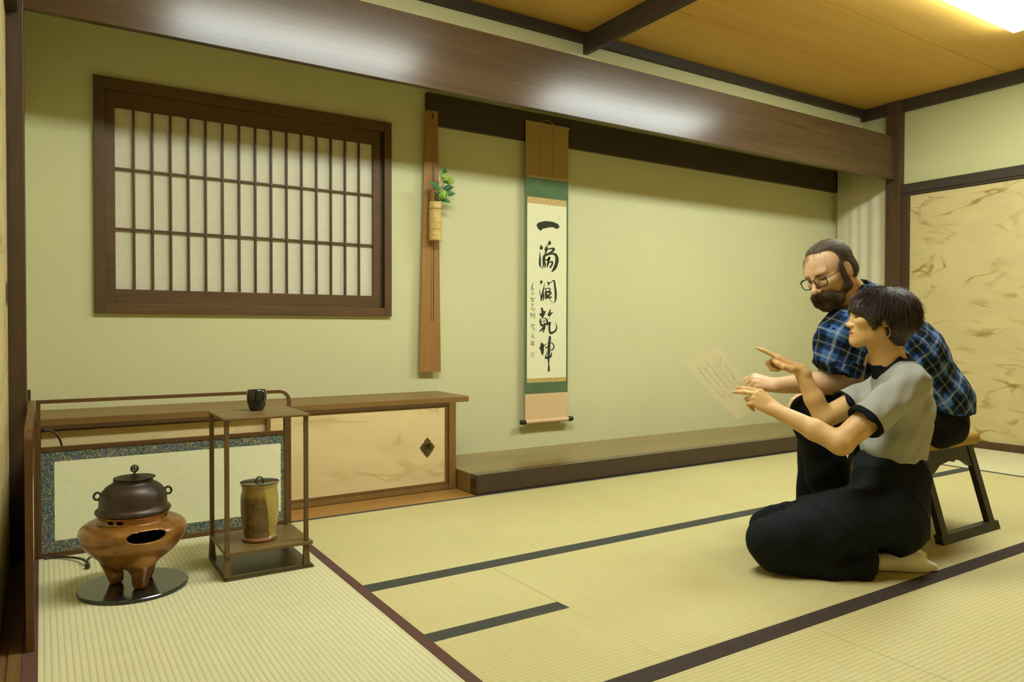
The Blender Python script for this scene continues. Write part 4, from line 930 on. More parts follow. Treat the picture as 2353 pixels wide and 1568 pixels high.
def hand(F, wr, ax, s, flex, spread=(0.10, 0.02, -.06, -.14), thumb=((.020, .026, -.010), (.052, .046, -.014), (.080, .052, -.016), (.100, .050, -.018)), kk=.004):
    """ax rows: x along the fingers, y towards the thumb, z out of the back of the hand; returns finger tips"""
    ax = np.asarray(ax, float); W = lambda p: np.asarray(wr) + s * (np.asarray(p, float) @ ax)
    mcp = [(.086, .026, .002), (.090, .007, .004), (.086, -.012, .002), (.077, -.029, -.003)]
    ln = [(.043, .026, .021), (.047, .029, .022), (.043, .027, .021), (.034, .021, .018)]
    F.cone(W((-.03, 0, 0)), W((.012, 0, 0)), .0245 * s, .023 * s, .012, sq=(ax[2], .78))
    for i, (m, rr) in enumerate(zip(mcp, (.0125, .013, .0125, .0115))): F.cone(W((.008, m[1] * .55, -.001)), W(m), .0165 * s, rr * s, .010 * s)
    F.cone(W((.02, -.02, -.006)), W((.06, -.026, -.008)), .012 * s, .010 * s, .010 * s)
    tips = []
    for i in range(4):
        p = np.array(mcp[i]); a = 0; rs = np.array((.0098, .0090, .0082, .0066)) * (1 if i < 3 else .88); pts = [p]
        for j in range(3):
            a += math.radians(flex[i][j]); d = np.array([math.cos(a) * math.cos(spread[i]), math.sin(spread[i]) * (math.cos(a) if abs(a) < 1.5 else .2), -math.sin(a)])
            p = p + d * ln[i][j]; pts.append(p)
        for j in range(3): F.cone(W(pts[j]), W(pts[j + 1]), rs[j] * s, rs[j + 1] * s, (kk if j else .006) * s)
        tips.append(W(pts[-1]))
    tr = (.0145, .0120, .0105, .0075)
    F.cone(W((.012, .012, -.004)), W(thumb[0]), .015 * s, tr[0] * s, .010 * s)
    for j in range(3): F.cone(W(thumb[j]), W(thumb[j + 1]), tr[j] * s, tr[j + 1] * s, .006 * s)
    tips.append(W(thumb[3])); return tips
def skin(name, c1, c2):
    m, nt, bs = newmat(name); v = coords(nt); n = noise(nt, v, 22, 4, .6); n2 = noise(nt, v, 400, 2)
    base = ramp(nt, mth(nt, 'ADD', mth(nt, 'MULTIPLY', n, .8), mth(nt, 'MULTIPLY', n2, .2)), [(.35, c1), (.65, c2)])
    at1 = nd(nt, 'ShaderNodeAttribute', attribute_name='lip'); at2 = nd(nt, 'ShaderNodeAttribute', attribute_name='lash')
    b = mix(nt, at1.outputs['Fac'], base, C(178, 104, 84)); b = mix(nt, at2.outputs['Fac'], b, C(48, 34, 24))
    nt.links.new(b, bs.inputs['Base Color']); bs.inputs['Roughness'].default_value = .48; bs.inputs['Specular IOR Level'].default_value = .4
    bs.inputs['Subsurface Weight'].default_value = .12; bs.inputs['Subsurface Radius'].default_value = (.012, .005, .003); bs.inputs['Subsurface Scale'].default_value = .6
    bump(nt, bs, n2, .08, .001); return m
def face_attrs(A, T, s, blush=1):
    def fn(v):
        q = (v - V3(T)) @ V3(A).T / s
        lip = np.exp(-(((q[:, 1]) / .024) ** 4 + ((q[:, 2] + .073) / .0125) ** 4)) * (q[:, 0] > .080) * .8
        lash = np.zeros(len(v), np.float32)
        for y in (-1, 1): lash = np.maximum(lash, np.exp(-(((q[:, 1] - y * .031) / .0135) ** 4 + ((q[:, 2] + .0065) / .0042) ** 4)) * (q[:, 0] > .068))
        return {'lip': np.clip(lip, 0, 1), 'lash': np.clip(lash, 0, 1)}
    return fn
def hairmat(name, c1, c2, rough=.42):
    m, nt, bs = newmat(name); at = nd(nt, 'ShaderNodeAttribute', attribute_name='tone'); n = noise(nt, coords(nt), 60, 3)
    nt.links.new(ramp(nt, mth(nt, 'ADD', mth(nt, 'MULTIPLY', at.outputs['Fac'], .7), mth(nt, 'MULTIPLY', n, .3)), [(.15, c1), (.85, c2)]), bs.inputs['Base Color'])
    bs.inputs['Roughness'].default_value = rough; bs.inputs['Specular IOR Level'].default_value = .45; return m
def strands(roots, nrm, flow, length, lift, rad, rng, seg=4, curl=.15):
    """thin three-sided hairs from surface points; returns verts, tris"""
    n = len(roots); L = length * rng.uniform(.6, 1.15, n)[:, None]; flow = flow - nrm * (flow * nrm).sum(1)[:, None]; flow = flow / (np.linalg.norm(flow, axis=1)[:, None] + 1e-9); d = flow + rng.normal(0, curl, (n, 3)); d -= nrm * (d * nrm).sum(1)[:, None]; d /= np.linalg.norm(d, axis=1)[:, None] + 1e-9
    side = np.cross(d, nrm); V = []; 
    lf = lift * rng.uniform(.3, 1.2, n)[:, None]; bend = rng.normal(0, .12, n)[:, None]
    for i in range(seg + 1):
        t = i / seg; c = roots + d * L * t + nrm * (.0012 + lf * math.sin(t * math.pi * .75)) + side * bend * L * t * t; r = rad * (1 - .75 * t)
        for k in range(3):
            a = 2 * math.pi * k / 3; V.append(c + (side * math.cos(a) + nrm * math.sin(a)) * r)
    V = np.stack(V, 1).reshape(n * (seg + 1) * 3, 3); Q = []
    for i in range(seg):
        for k in range(3): Q.append([i * 3 + k, i * 3 + (k + 1) % 3, (i + 1) * 3 + (k + 1) % 3, (i + 1) * 3 + k])
    Q = (np.array(Q)[None] + (np.arange(n) * (seg + 1) * 3)[:, None, None]).reshape(-1, 4)
    tone = np.repeat(rng.uniform(0, 1, n), (seg + 1) * 3); return V.astype(np.float32), Q, tone
def vnormals(v, q):
    a = v[q[:, 2]] - v[q[:, 0]]; b = v[q[:, 3]] - v[q[:, 1]]; fn = np.cross(a, b); N = np.zeros_like(v)
    for k in range(4):
        for d in range(3): N[:, d] += np.bincount(q[:, k], fn[:, d], len(v))
    return N / (np.linalg.norm(N, axis=1)[:, None] + 1e-12)
def hair_obj(name, F, h, mat, par, flowfn, count, length, lift, rad, seed, keep=None, curl=.15):
    v, q = polygonize(F, h); v = relax(v, q, 2, .5); N = vnormals(v, q); rng = np.random.default_rng(seed)
    ok = np.arange(len(v)) if keep is None else np.nonzero(keep(v, N))[0]
    pick = rng.choice(ok, min(count, len(ok)), replace=False)
    sv, sq, tone = strands(v[pick].astype(float), N[pick].astype(float), flowfn(v[pick], N[pick]), length, lift, rad, rng, curl=curl)
    tn = np.concatenate([np.full(len(v), .25), tone]); V = np.concatenate([v, sv.astype(np.float32)]); Q = np.concatenate([q, sq + len(v)])
    return quadmesh(name, V, Q, mat, par, attrs={'tone': tn})
M_skinM = skin('skin_man', C(206, 164, 120), C(222, 184, 142)); M_skinW = skin('skin_woman', C(206, 162, 100), C(222, 180, 120))

# ------------------------------------------------------------------ the woman kneeling
wo = thing('person', 'kneeling person in grey ringer shirt and dark wide trousers pointing at the alcove', 'person', tuple(at_z(2000, 1300)[:2]) + (0.0,))
WH = D_(2011, 727, 2.64); WA = head_axes(97, -2, 0); WS = .90
F = Field(); add_head(F, WA, WH, WS, False)
nb = D_(2050, 842, 2.65)
F.cone(WH + WS * (np.array([-.022, 0, -.055]) @ WA), nb, .049, .053, .02); F.cone(nb, D_(2068, 900, 2.64), .050, .055, .02)
F.cone(WH + WS * (np.array([-.005, 0, -.07]) @ WA), D_(2036, 848, 2.65), .035, .044, .02)
# near (left) arm
ws, we, ww = D_(2088, 888, 2.49), D_(1930, 1018, 2.47), D_(1783, 943, 2.60)
F.chain([ws, ws * .45 + we * .55, we], [.050, .046, .039], .012); mid = we * .62 + ww * .38
F.chain([we, mid, ww], [.038, .036, .0245], .014); F.ell(we + .012 * unit(we - ww), (.030, .030, .030), None, .02)
hx = unit(D_(1730, 906, 2.64) - ww)
hz = unit(-f_ + .25 * u_); hz = unit(hz - hx * (hz @ hx)); hy = unit(u_ + .2 * f_); hy = unit(hy - hx * (hy @ hx) - hz * (hy @ hz))
tipsW = hand(F, ww + hx * .004, [hx, hy, hz], .90, [(10, 14, 8), (16, 14, 8), (50, 78, 40), (54, 80, 40)], spread=(-.36, -.40, -.30, -.30), thumb=((.022, .020, -.020), (.052, .032, -.034), (.082, .034, -.036), (.106, .030, -.030)))
# far (right) arm, pointing
fs_, fe, fw_ = D_(2035, 890, 2.80), D_(1893, 962, 2.78), D_(1838, 850, 2.80)
F.chain([fs_, fs_ * .45 + fe * .55, fe], [.048, .045, .038], .012); mid = fe * .6 + fw_ * .4
F.chain([fe, mid, fw_], [.037, .035, .0245], .014)
px_ = unit(D_(1786, 822, 2.83) - fw_); pz = unit(u_ + .15 * r_ - .15 * f_); pz = unit(pz - px_ * (pz @ px_)); py = -f_ - .3 * u_; py = unit(py - px_ * (py @ px_) - pz * (py @ pz))
hand(F, fw_ + px_ * .006, [px_, py, pz], .95, [(-2, 6, 4), (62, 88, 48), (66, 88, 50), (66, 86, 50)], spread=(.02, 0, -.03, -.06), thumb=((.022, .030, -.012), (.050, .042, -.016), (.078, .036, -.016), (.098, .026, -.014)))
# hidden trunk so that head and arms belong to one figure
F.cone(D_(2068, 900, 2.64), D_(2062, 1050, 2.63), .075, .085, .03); F.cone(D_(2068, 885, 2.64), ws, .05, .045, .02); F.cone(D_(2062, 885, 2.66), fs_, .05, .045, .02)
sdf_obj('body', F, .003, M_skinW, wo, 1, face_attrs(WA, WH, WS))
# shirt
nd0 = unit(D_(2034, 806, 2.65) - D_(2062, 872, 2.65))
TL = unit(ws - D_(2040, 886, 2.80)); TU = u_; TF = unit(np.cross(TL, TU)); TA = np.array([TF, TL, TU])
F = Field(); cN = D_(1985, 973, 2.462); cF = D_(1938, 936, 2.785)
F.cone(ws, cN, .058, .063, .01); F.cone(fs_, cF, .056, .060, .01)
for c, s0 in ((cN, ws), (cF, fs_)):
    d = unit(c - s0); F.cone(c + d * .012, c + d * .16, .054, .054, .003, 'sub')
    F.add(rbox(c + d * .10, (.10, .10, .10), [d, unit(np.cross(d, u_)), np.cross(d, unit(np.cross(d, u_)))], .002), .002, 'sub')
F.ell(D_(2070, 935, 2.635), (.100, .155, .145), TA, .04); F.ell(D_(2054, 1012, 2.635), (.110, .142, .135), TA, .04)
F.cone(D_(2062, 858, 2.65), D_(2096, 876, 2.50), .056, .056, .03); F.cone(D_(2054, 858, 2.66), D_(2046, 876, 2.79), .056, .054, .03); F.cone(nb - nd0 * .035, nb + nd0 * .006, .085, .068, .02)
F.cone(D_(2100, 880, 2.62), D_(2092, 960, 2.62), .05, .07, .03)
hp = [D_(1990, 1048, 2.63), D_(2128, 1077, 2.63)]; hd = unit(hp[1] - hp[0]); hn = unit(np.cross(hd, f_)); hn = hn if hn @ u_ < 0 else -hn
hm = (hp[0] + hp[1]) / 2; F.add(rbox(hm + hn * .15, (.3, .3, .15), [hd, f_ - hd * (f_ @ hd), hn], .002), .004, 'sub')
F.cone(nb - nd0 * .004, nb + nd0 * .12, .058, .066, .004, 'sub')
def wrinkW(P):
    q = P @ V3(TA).T; return (.0030 * np.sin(q[:, 2] * 75 + 14 * q[:, 0] + 3 * np.sin(q[:, 1] * 22)) * np.clip((.80 - P[:, 2]) * 6, 0.1, 1) + .0016 * np.sin(q[:, 0] * 120 + q[:, 2] * 60 + 9 * q[:, 1])).astype(np.float32)
F.disp(wrinkW)
def shirt_attrs(v):
    t = np.full(len(v), -.05)
    for c, s0 in ((cN, ws), (cF, fs_)):
        d = unit(c - s0); q = v - c; al = q @ d; rad = np.linalg.norm(q - np.outer(al, d), axis=1); t = np.maximum(t, np.minimum(al + .020, .085 - rad))
    q = v - nb; al = q @ nd0; rad = np.linalg.norm(q - np.outer(al, nd0), axis=1); t = np.maximum(t, np.minimum(.0765 - rad, al + .045))
    return {'trim': t}
M_tee, nt, bs = newmat('grey_marl_knit'); v = coords(nt); n = noise(nt, v, 420, 3, .7); at = nd(nt, 'ShaderNodeAttribute', attribute_name='trim')
nt.links.new(mix(nt, mth(nt, 'GREATER_THAN', at.outputs['Fac'], 0.0), ramp(nt, n, [(.3, C(146, 146, 135)), (.7, C(174, 174, 161))]), C(26, 28, 30)), bs.inputs['Base Color']); bs.inputs['Roughness'].default_value = .95; bs.inputs['Specular IOR Level'].default_value = .1; bump(nt, bs, n, .2, .001)
sdf_obj('shirt', F, .0045, M_tee, wo, 4, shirt_attrs)
# trousers
M_trW = cloth('navy_black_trousers', C(24, 28, 30), .85, 600, .2)
F = Field()
F.ell(D_(2046, 1085, 2.635), (.124, .150, .110), TA, .04); F.ell(D_(2050, 1160, 2.635), (.118, .170, .130), TA, .05); F.ell(D_(2058, 1216, 2.635), (.092, .165, .085), TA, .05)
kn_, kf_ = D_(1772, 1240, 2.535), D_(1772, 1214, 2.80)
F.chain([D_(2040, 1175, 2.54), D_(1900, 1212, 2.53), kn_], [.108, .098, .080], .05); F.chain([D_(2045, 1165, 2.74), D_(1900, 1195, 2.78), kf_], [.108, .092, .078], .05)
F.chain([kn_ - .03 * u_, D_(1880, 1280, 2.53), D_(1978, 1284, 2.53)], [.066, .060, .050], .04); F.chain([kf_ - .06 * u_, D_(1960, 1250, 2.76), D_(2030, 1262, 2.70)], [.06, .06, .055], .04)
F.cone(D_(1840, 1200, 2.66), D_(1960, 1190, 2.66), .07, .09, .05)
F.chain([D_(1795, 1296, 2.50), D_(1900, 1308, 2.485), D_(1978, 1312, 2.475)], [.030, .034, .038], .035)
F.cone(D_(1976, 1308, 2.475), D_(1985, 1290, 2.53), .04, .045, .03)
def wrinkT(P):
    a = P @ V3(r_); b = P @ V3(f_); z = P[:, 2]
    return (.0040 * np.sin(34 * a - 26 * z + 4 * np.sin(9 * b + 10 * z)) * np.sin(9 * z + 12 * a) + .0020 * np.sin(52 * a + 30 * z + 4 * np.sin(16 * b)) - .0075 * (1 - np.abs(np.sin(13 * a + 15 * z + 1.5 * np.sin(7 * b + 6 * a)))) ** 4 * np.clip(.6 + np.sin(5 * a + 3 * b), 0, 1)).astype(np.float32)
F.disp(wrinkT); v, q = polygonize(F, .006); v = relax(v, q, 2, .5); v[:, 2] = np.maximum(v[:, 2], .002)
quadmesh('trousers', v, q, M_trW, wo)
M_sock = cloth('off_white_sock', C(226, 220, 190), .9, 500, .08)
for toe, ball, heel, dd in (((2142, 1304), (2108, 1298), (2020, 1292), 2.555), ((2118, 1278), (2092, 1274), (2030, 1268), 2.70)):
    F = Field(); F.chain([D_(*heel, dd), D_(heel[0] * .4 + ball[0] * .6, heel[1] * .4 + ball[1] * .6 - 6, dd), D_(*ball, dd), D_(*toe, dd)], [.030, .034, .030, .018], .02); F.ell(D_(ball[0] - 12, ball[1] - 14, dd), (.03, .032, .026), None, .02)
    v, q = polygonize(F, .004); v = relax(v, q, 2, .5); v[:, 2] = np.maximum(v[:, 2], .0022); quadmesh('sock', v, q, M_sock, wo)
# hair: chin-length bob
F = Field(); XH = lambda p: xform(p, WA, WH); S = lambda *a: tuple(WS * x for x in a)
F.add(XH(ell(S(-.036, 0, .026), S(.118, .096, .092))), 0); F.add(XH(ell(S(-.070, 0, -.014), S(.090, .092, .088))), .03)
F.add(XH(ell(S(.034, 0, .020), S(.066, .078, .060))), .02)
for y in (-1, 1): F.add(XH(cone(S(.034, y * .068, .0), S(.026, y * .072, -.050), .026 * WS, .009 * WS)), .02); F.add(XH(cone(S(-.062, y * .062, -.05), S(-.078, y * .05, -.098), .040 * WS, .026 * WS)), .02)
# open the face, the ear tip and the nape
F.add(XH(ell(S(.130, 0, -.066), S(.080, .10, .086))), .006, 'sub'); F.add(XH(ell(S(.052, 0, -.115), S(.052, .12, .058))), .006, 'sub')
for y in (-1, 1): F.add(XH(ell(S(-.008, y * .098, -.044), S(.024, .030, .034))), .004, 'sub')
F.add(XH(rbox(S(-.06, 0, -.175), S(.2, .2, .06), None, .004)), .01, 'sub')
def hw(P):
    q = (P - V3(WH)) @ V3(WA).T; a = np.arctan2(q[:, 1], q[:, 0] + .02); return (.0016 * np.sin(a * 46 + 6 * np.sin(q[:, 2] * 40)) + .0012 * np.sin(a * 91 + q[:, 2] * 30)).astype(np.float32)
F.disp(hw)
def flowW(v, N):
    q = (v - V3(WH)) @ V3(WA).T / WS; crown = np.array([-.05, 0, .115]); d = q - crown; d[:, 2] -= .04 + .5 * np.abs(q[:, 2] - .1); return d @ V3(WA)
def keepW(v, N):
    q = (v - V3(WH)) @ V3(WA).T / WS; return (q[:, 2] > -.020 + .9 * np.clip(q[:, 0], 0, 1)) & (q[:, 0] < .06)
M_hairW = hairmat('dark_brown_hair', C(30, 21, 13), C(80, 58, 36))
hair_obj('hair', F, .0035, M_hairW, wo, flowW, 7000, .046, .0008, .0006, 3, keep=keepW, curl=.05)
# hoop earring
ec = WH + WS * (np.array([-.006, .083, -.064]) @ WA); er = .0215
build('earring', MB().tube([ec + er * (math.cos(t) * WA[0] + math.sin(t) * WA[2]) for t in np.linspace(0, 2 * math.pi, 33)], .0013, 6, False), plain('gold', C(226, 184, 96), .25, .9), wo, True)

# ------------------------------------------------------------------ the man on the stool
mn = thing('person', 'bearded person in blue plaid shirt and glasses seated on the low stool', 'person', tuple(at_z(2180, 1235)[:2]) + (0.0,))
MH = D_(1903, 624, 2.94); MA = head_axes(60, 24, 8); MS = 1.03
F = Field(); add_head(F, MA, MH, MS, True)
mb_ = D_(1988, 712, 3.0)
F.cone(MH + MS * (np.array([-.03, 0, -.05]) @ MA), mb_, .062, .066, .03); F.cone(MH + MS * (np.array([.0, 0, -.09]) @ MA), D_(1962, 728, 2.96), .045, .055, .03)
ms, me_, mw = D_(1972, 748, 2.89), D_(1950, 876, 2.925), D_(1786, 886, 2.94)
F.chain([ms, ms * .5 + me_ * .5, me_], [.058, .054, .050], .015); mid = me_ * .65 + mw * .35
F.chain([me_, mid, mw], [.050, .047, .031], .016)
hx = unit(D_(1735, 876, 2.95) - mw); hz = unit(.72 * u_ - .69 * f_); hz = unit(hz - hx * (hz @ hx)); hy = unit(.6 * u_ + .8 * f_); hy = unit(hy - hx * (hy @ hx) - hz * (hy @ hz))
hand(F, mw + hx * .004, [hx, hy, hz], 1.0, [(50, 70, 30), (62, 76, 40), (70, 80, 45), (74, 80, 45)], thumb=((.022, .022, -.020), (.054, .034, -.034), (.084, .034, -.038), (.106, .028, -.036)))
rs_, re_, rw_ = D_(2000, 740, 3.22), D_(1975, 868, 3.26), D_(1880, 905, 3.16)
F.chain([rs_, rs_ * .5 + re_ * .5, re_], [.058, .054, .050], .015); F.chain([re_, re_ * .6 + rw_ * .4, rw_], [.048, .045, .031], .016)
hx = unit(D_(1830, 912, 3.12) - rw_); hz = unit(u_ - hx * (u_ @ hx)); hy = unit(np.cross(hz, hx)); hy = hy if hy @ f_ < 0 else -hy
hand(F, rw_ + hx * .004, [hx, hy, hz], 1.0, [(20, 28, 18), (22, 30, 18), (24, 30, 18), (26, 32, 20)])
mp_ = D_(2160, 950, 3.07); mc = D_(2020, 765, 3.03); ML = unit(ms - rs_)
F.cone(mb_, mc, .07, .10, .03); F.cone(mc, mp_, .10, .10, .03, sq=(ML, 1.3)); F.cone(mc, ms, .06, .055, .03); F.cone(mc, rs_, .06, .055, .03)
sdf_obj('body', F, .003, M_skinM, mn, 1, face_attrs(MA, MH, MS))
# plaid shirt with rolled cuffs
F = Field(); cu1 = D_(1922, 850, 2.905); cu2 = D_(1968, 850, 3.26)
for s0, c in ((ms, cu1), (rs_, cu2)):
    d = unit(c - s0); F.cone(s0, c, .074, .072, .01); F.chain([c - d * .050, c - d * .008], [.082, .086], .003)
    F.add(rbox(c + d * .10, (.10, .11, .11), [d, unit(np.cross(d, f_)), np.cross(d, unit(np.cross(d, f_)))], .002), .002, 'sub'); F.cone(c - d * .03, c + d * .1, .060, .066, .003, 'sub')
b1, b2, b3 = D_(2150, 922, 3.07), D_(2086, 815, 3.05), D_(2018, 742, 3.03)
F.chain([D_(2154, 946, 3.07), b1, b2, b3], [.128, .130, .132, .110], .05, sq=(ML, 1.42))
F.cone(D_(2002, 706, 2.99), ms, .052, .072, .04); F.cone(D_(2000, 706, 3.06), rs_, .052, .072, .04)
F.cone(b3, D_(1992, 690, 3.01), .08, .07, .03); F.ell(D_(1962, 765, 2.97), (.10, .13, .10), None, .05); F.chain([D_(1938, 735, 2.93), D_(1922, 775, 2.90), D_(1918, 820, 2.91)], [.05, .07, .07], .05)
hp = [D_(2120, 943, 3.07), D_(2238, 950, 3.07)]; hd = unit(hp[1] - hp[0]); hn = unit(np.cross(hd, f_)); hn = hn if hn @ u_ < 0 else -hn
F.add(rbox((hp[0] + hp[1]) / 2 + hn * .2, (.35, .35, .2), [hd, f_ - hd * (f_ @ hd), hn], .002), .004, 'sub')
cdn = unit(MH - .3 * MA[0] * .1 - mb_)
# collar: a standing band round the neck, open at the throat
F.cone(mb_ - cdn * .01, mb_ + cdn * .075, .086, .080, .015); F.cone(mb_ - cdn * .06, mb_ + cdn * .12, .069, .070, .003, 'sub')
thr = D_(1925, 742, 2.93); F.cone(D_(1930, 700, 2.92), D_(1918, 770, 2.93), .03, .006, .004, 'sub')
def wrinkM(P):
    a = P @ V3(r_); z = P[:, 2]; b = P @ V3(f_)
    return (.0045 * np.sin(60 * z + 26 * a + 4 * np.sin(14 * b + 10 * a)) * (.6 + .4 * np.sin(17 * a + 8 * z)) + .002 * np.sin(95 * a - 40 * z + 20 * b)).astype(np.float32)
F.disp(wrinkM)
def plaid_attrs(v):
    def seg(a, b):
        ab = b - a; L = np.linalg.norm(ab); d = ab / L; q = v - a; al = q @ d; t = np.clip(al / L, 0, 1); off = q - np.outer(t * L, d); dist = np.linalg.norm(off, axis=1)
        e1 = unit(np.cross(d, f_ + .3 * u_)); e2 = np.cross(d, e1); return dist, al, np.arctan2(off @ e1, off @ e2)
    d1, a1, t1 = seg(b1, b3); d2, a2, t2 = seg(ms, cu1); d3, a3, t3 = seg(rs_, cu2)
    d1 = d1 - .15; d2 = d2 - .072; d3 = d3 - .072; k = np.argmin(np.stack([d1, d2, d3]), 0)
    al = np.choose(k, [a1, a2, a3]); an = np.choose(k, [t1 * .17, t2 * .075, t3 * .075]); return {'pl': np.stack([al, an, k * 1.0], 1)}
M_plaid, nt, bs = newmat('blue_plaid'); at = nd(nt, 'ShaderNodeAttribute', attribute_name='pl'); sp = nd(nt, 'ShaderNodeSeparateXYZ'); nt.links.new(at.outputs['Vector'], sp.inputs[0])
def stripes(sock, per, stops):
    fr = mth(nt, 'FRACT', mth(nt, 'DIVIDE', mth(nt, 'ADD', sock, 5.0), per)); r = ramp(nt, fr, stops); return r
def gray(x): return (x, x, x)
BND = [(0, gray(0)), (.44, gray(0)), (.52, gray(1)), (.94, gray(1)), (1, gray(0))]
LIN = [(0, gray(0)), (.68, gray(0)), (.71, gray(1)), (.77, gray(1)), (.80, gray(0)), (.19, gray(0)), (.22, gray(.5)), (.25, gray(.5)), (.28, gray(0))]
LIN = sorted(LIN, key=lambda t: t[0])
nf = noise(nt, coords(nt), 500, 2); wob = mth(nt, 'MULTIPLY', mth(nt, 'SUBTRACT', noise(nt, coords(nt), 30, 2), .5), .012)
uA = mth(nt, 'ADD', sp.outputs[0], wob); uB = mth(nt, 'ADD', sp.outputs[1], wob)
s1_ = stripes(uA, .098, BND); s2_ = stripes(uB, .090, BND); l1_ = stripes(uA, .098, LIN); l2_ = stripes(uB, .090, LIN)
sm = mth(nt, 'ADD', mth(nt, 'MULTIPLY', s1_, .5), mth(nt, 'MULTIPLY', s2_, .5)); nz = mth(nt, 'ADD', sm, mth(nt, 'MULTIPLY', mth(nt, 'SUBTRACT', nf, .5), .2))
pb = ramp(nt, nz, [(.05, C(22, 26, 28)), (.5, C(28, 48, 84)), (.95, C(64, 104, 158))])
pl2 = mix(nt, mth(nt, 'MULTIPLY', mth(nt, 'ADD', l1_, l2_), .30), pb, C(190, 200, 190))
nt.links.new(pl2, bs.inputs['Base Color']); bs.inputs['Roughness'].default_value = .9; bs.inputs['Specular IOR Level'].default_value = .1; bump(nt, bs, nf, .15, .001)
sdf_obj('shirt', F, .005, M_plaid, mn, 2, plaid_attrs)
for s0, c in ((ms, cu1), (rs_, cu2)):
    d = unit(c - s0); F = Field(); F.cone(c - d * .052, c - d * .006, .088, .094, 0); e1 = unit(np.cross(d, f_)); e2 = np.cross(d, e1)
    F.add(rbox(c + d * .12, (.118, .12, .12), [d, e1, e2], .002), .003, 'sub'); F.add(rbox(c - d * .152, (.10, .12, .12), [d, e1, e2], .002), .003, 'sub'); F.cone(c - d * .1, c + d * .1, .070, .070, .002, 'sub')
    F.disp(lambda P: (.0022 * np.sin(70 * (P @ V3(r_)) + 50 * P[:, 2])).astype(np.float32))
    sdf_obj('rolled_cuff', F, .0045, M_plaid, mn, 2, lambda v: {'pl': plaid_attrs(v)['pl'] + np.array([.055, .04, 0])})
F = Field(); F.cone(mb_ - cdn * .05, mb_ + cdn * .012, .072, .066, .01); sdf_obj('undershirt', F, .006, cloth('black_tee', C(24, 24, 26), .9), mn, 1)
# trousers, legs and feet
M_trM = cloth('black_trousers', C(22, 22, 22), .88, 600, .2); F = Field()
F.cone(D_(2156, 945, 3.07), D_(2154, 968, 3.07), .112, .112, .03, sq=(ML, 1.4)); F.ell(D_(2148, 980, 3.07), (.118, .175, .068), [unit(np.cross(ML, u_)), ML, u_], .04)
kn1, kn2 = D_(1866, 950, 2.97), D_(1878, 950, 3.22); an1, an2 = D_(1932, 1205, 3.03), D_(1866, 1165, 3.22)
F.chain([D_(2120, 975, 2.98), kn1], [.080, .078], .04); F.chain([D_(2120, 975, 3.16), kn2], [.080, .068], .04); F.chain([kn1, kn1 * .5 + an1 * .5, an1], [.076, .080, .068], .03); F.chain([kn2, an2], [.078, .068], .03)
F.disp(wrinkT); v, q = polygonize(F, .006); v = relax(v, q, 2, .5); v[:, 2] = np.maximum(v[:, 2], .012); quadmesh('trousers', v, q, M_trM, mn)
MF = unit(np.cross(u_, ML)); MF = MF if MF @ r_ < 0 else -MF; MFh = unit(np.array([MF[0], MF[1], 0]))
for a in (an1, an2):
    F = Field(); g = np.array([a[0], a[1], .0]); F.chain([a - .02 * u_, g + np.array([0, 0, .05])], [.044, .042], .02); F.chain([g - MFh * .03 + np.array([0, 0, .035]), g + MFh * .10 + np.array([0, 0, .032]), g + MFh * .17 + np.array([0, 0, .024])], [.034, .036, .024], .02)
    v, q = polygonize(F, .005); v = relax(v, q, 2, .5); v[:, 2] = np.maximum(v[:, 2], .002); quadmesh('sock', v, q, cloth('black_sock', C(26, 26, 26), .9), mn)
# hair, beard, brows
S = lambda *a: tuple(MS * x for x in a); XM = lambda p: xform(p, MA, MH)
def mflow(v, N):
    q = (v - V3(MH)) @ V3(MA).T / MS; d = np.stack([-.6 - 0 * q[:, 0], .3 * np.sign(q[:, 1]) + 2 * q[:, 1], -.2 - 3 * np.clip(.06 - q[:, 2], 0, 1)], 1); return d @ V3(MA)
F = Field(); F.add(XM(ell(S(-.020, 0, .032), S(.0985, .0795, .0845))), 0); F.add(XM(ell(S(-.045, 0, -.02), S(.074, .076, .06))), .02)
F.add(XM(ell(S(.116, 0, .028), S(.086, .10, .080))), .014, 'sub')
for y in (-1, 1): F.add(XM(ell(S(.074, y * .070, .058), S(.066, .048, .052))), .012, 'sub'); F.add(XM(ell(S(-.008, y * .092, -.018), S(.034, .03, .042))), .004, 'sub')
F.add(XM(ell(S(.06, 0, -.09), S(.10, .12, .085))), .008, 'sub'); F.add(XM(rbox(S(-.05, 0, -.14), S(.2, .2, .06), None, .004)), .01, 'sub')
for y in (-1, 1): F.add(XM(cone(S(.016, y * .0735, .02), S(.014, y * .0725, -.03), .0065 * MS, .006 * MS)), .008)
def keepM(v, N):
    q = (v - V3(MH)) @ V3(MA).T / MS; return (np.linalg.norm(q - np.array([-.02, 0, .03]), axis=1) > .07) & (N @ unit(q.mean(0) @ MA if False else MA[2]) > -.9)
M_hairM = hairmat('brown_grey_hair', C(54, 45, 30), C(130, 110, 76), .5)
def fringe_pts(rng, n):
    a = rng.uniform(-1, 1, n); x = .050 + .018 * (1 - a * a) + rng.uniform(-.02, .012, n); y = a * .058; q = np.stack([x, y, np.zeros(n)], 1); c = np.array([-.016, 0, .030]); R = np.array([.098, .076, .080])
    q[:, 2] = c[2] + R[2] * np.sqrt(np.clip(1 - ((q[:, 0] - c[0]) / R[0]) ** 2 - ((q[:, 1]) / R[1]) ** 2, .02, 1)); nn = (q - c) / R ** 2; nn /= np.linalg.norm(nn, axis=1)[:, None]; return q * MS, nn
rg = np.random.default_rng(11); fq, fn_ = fringe_pts(rg, 200); fd = np.stack([.9 + 0 * fq[:, 0], .5 * np.sign(fq[:, 1]), -.3 + 0 * fq[:, 0]], 1)
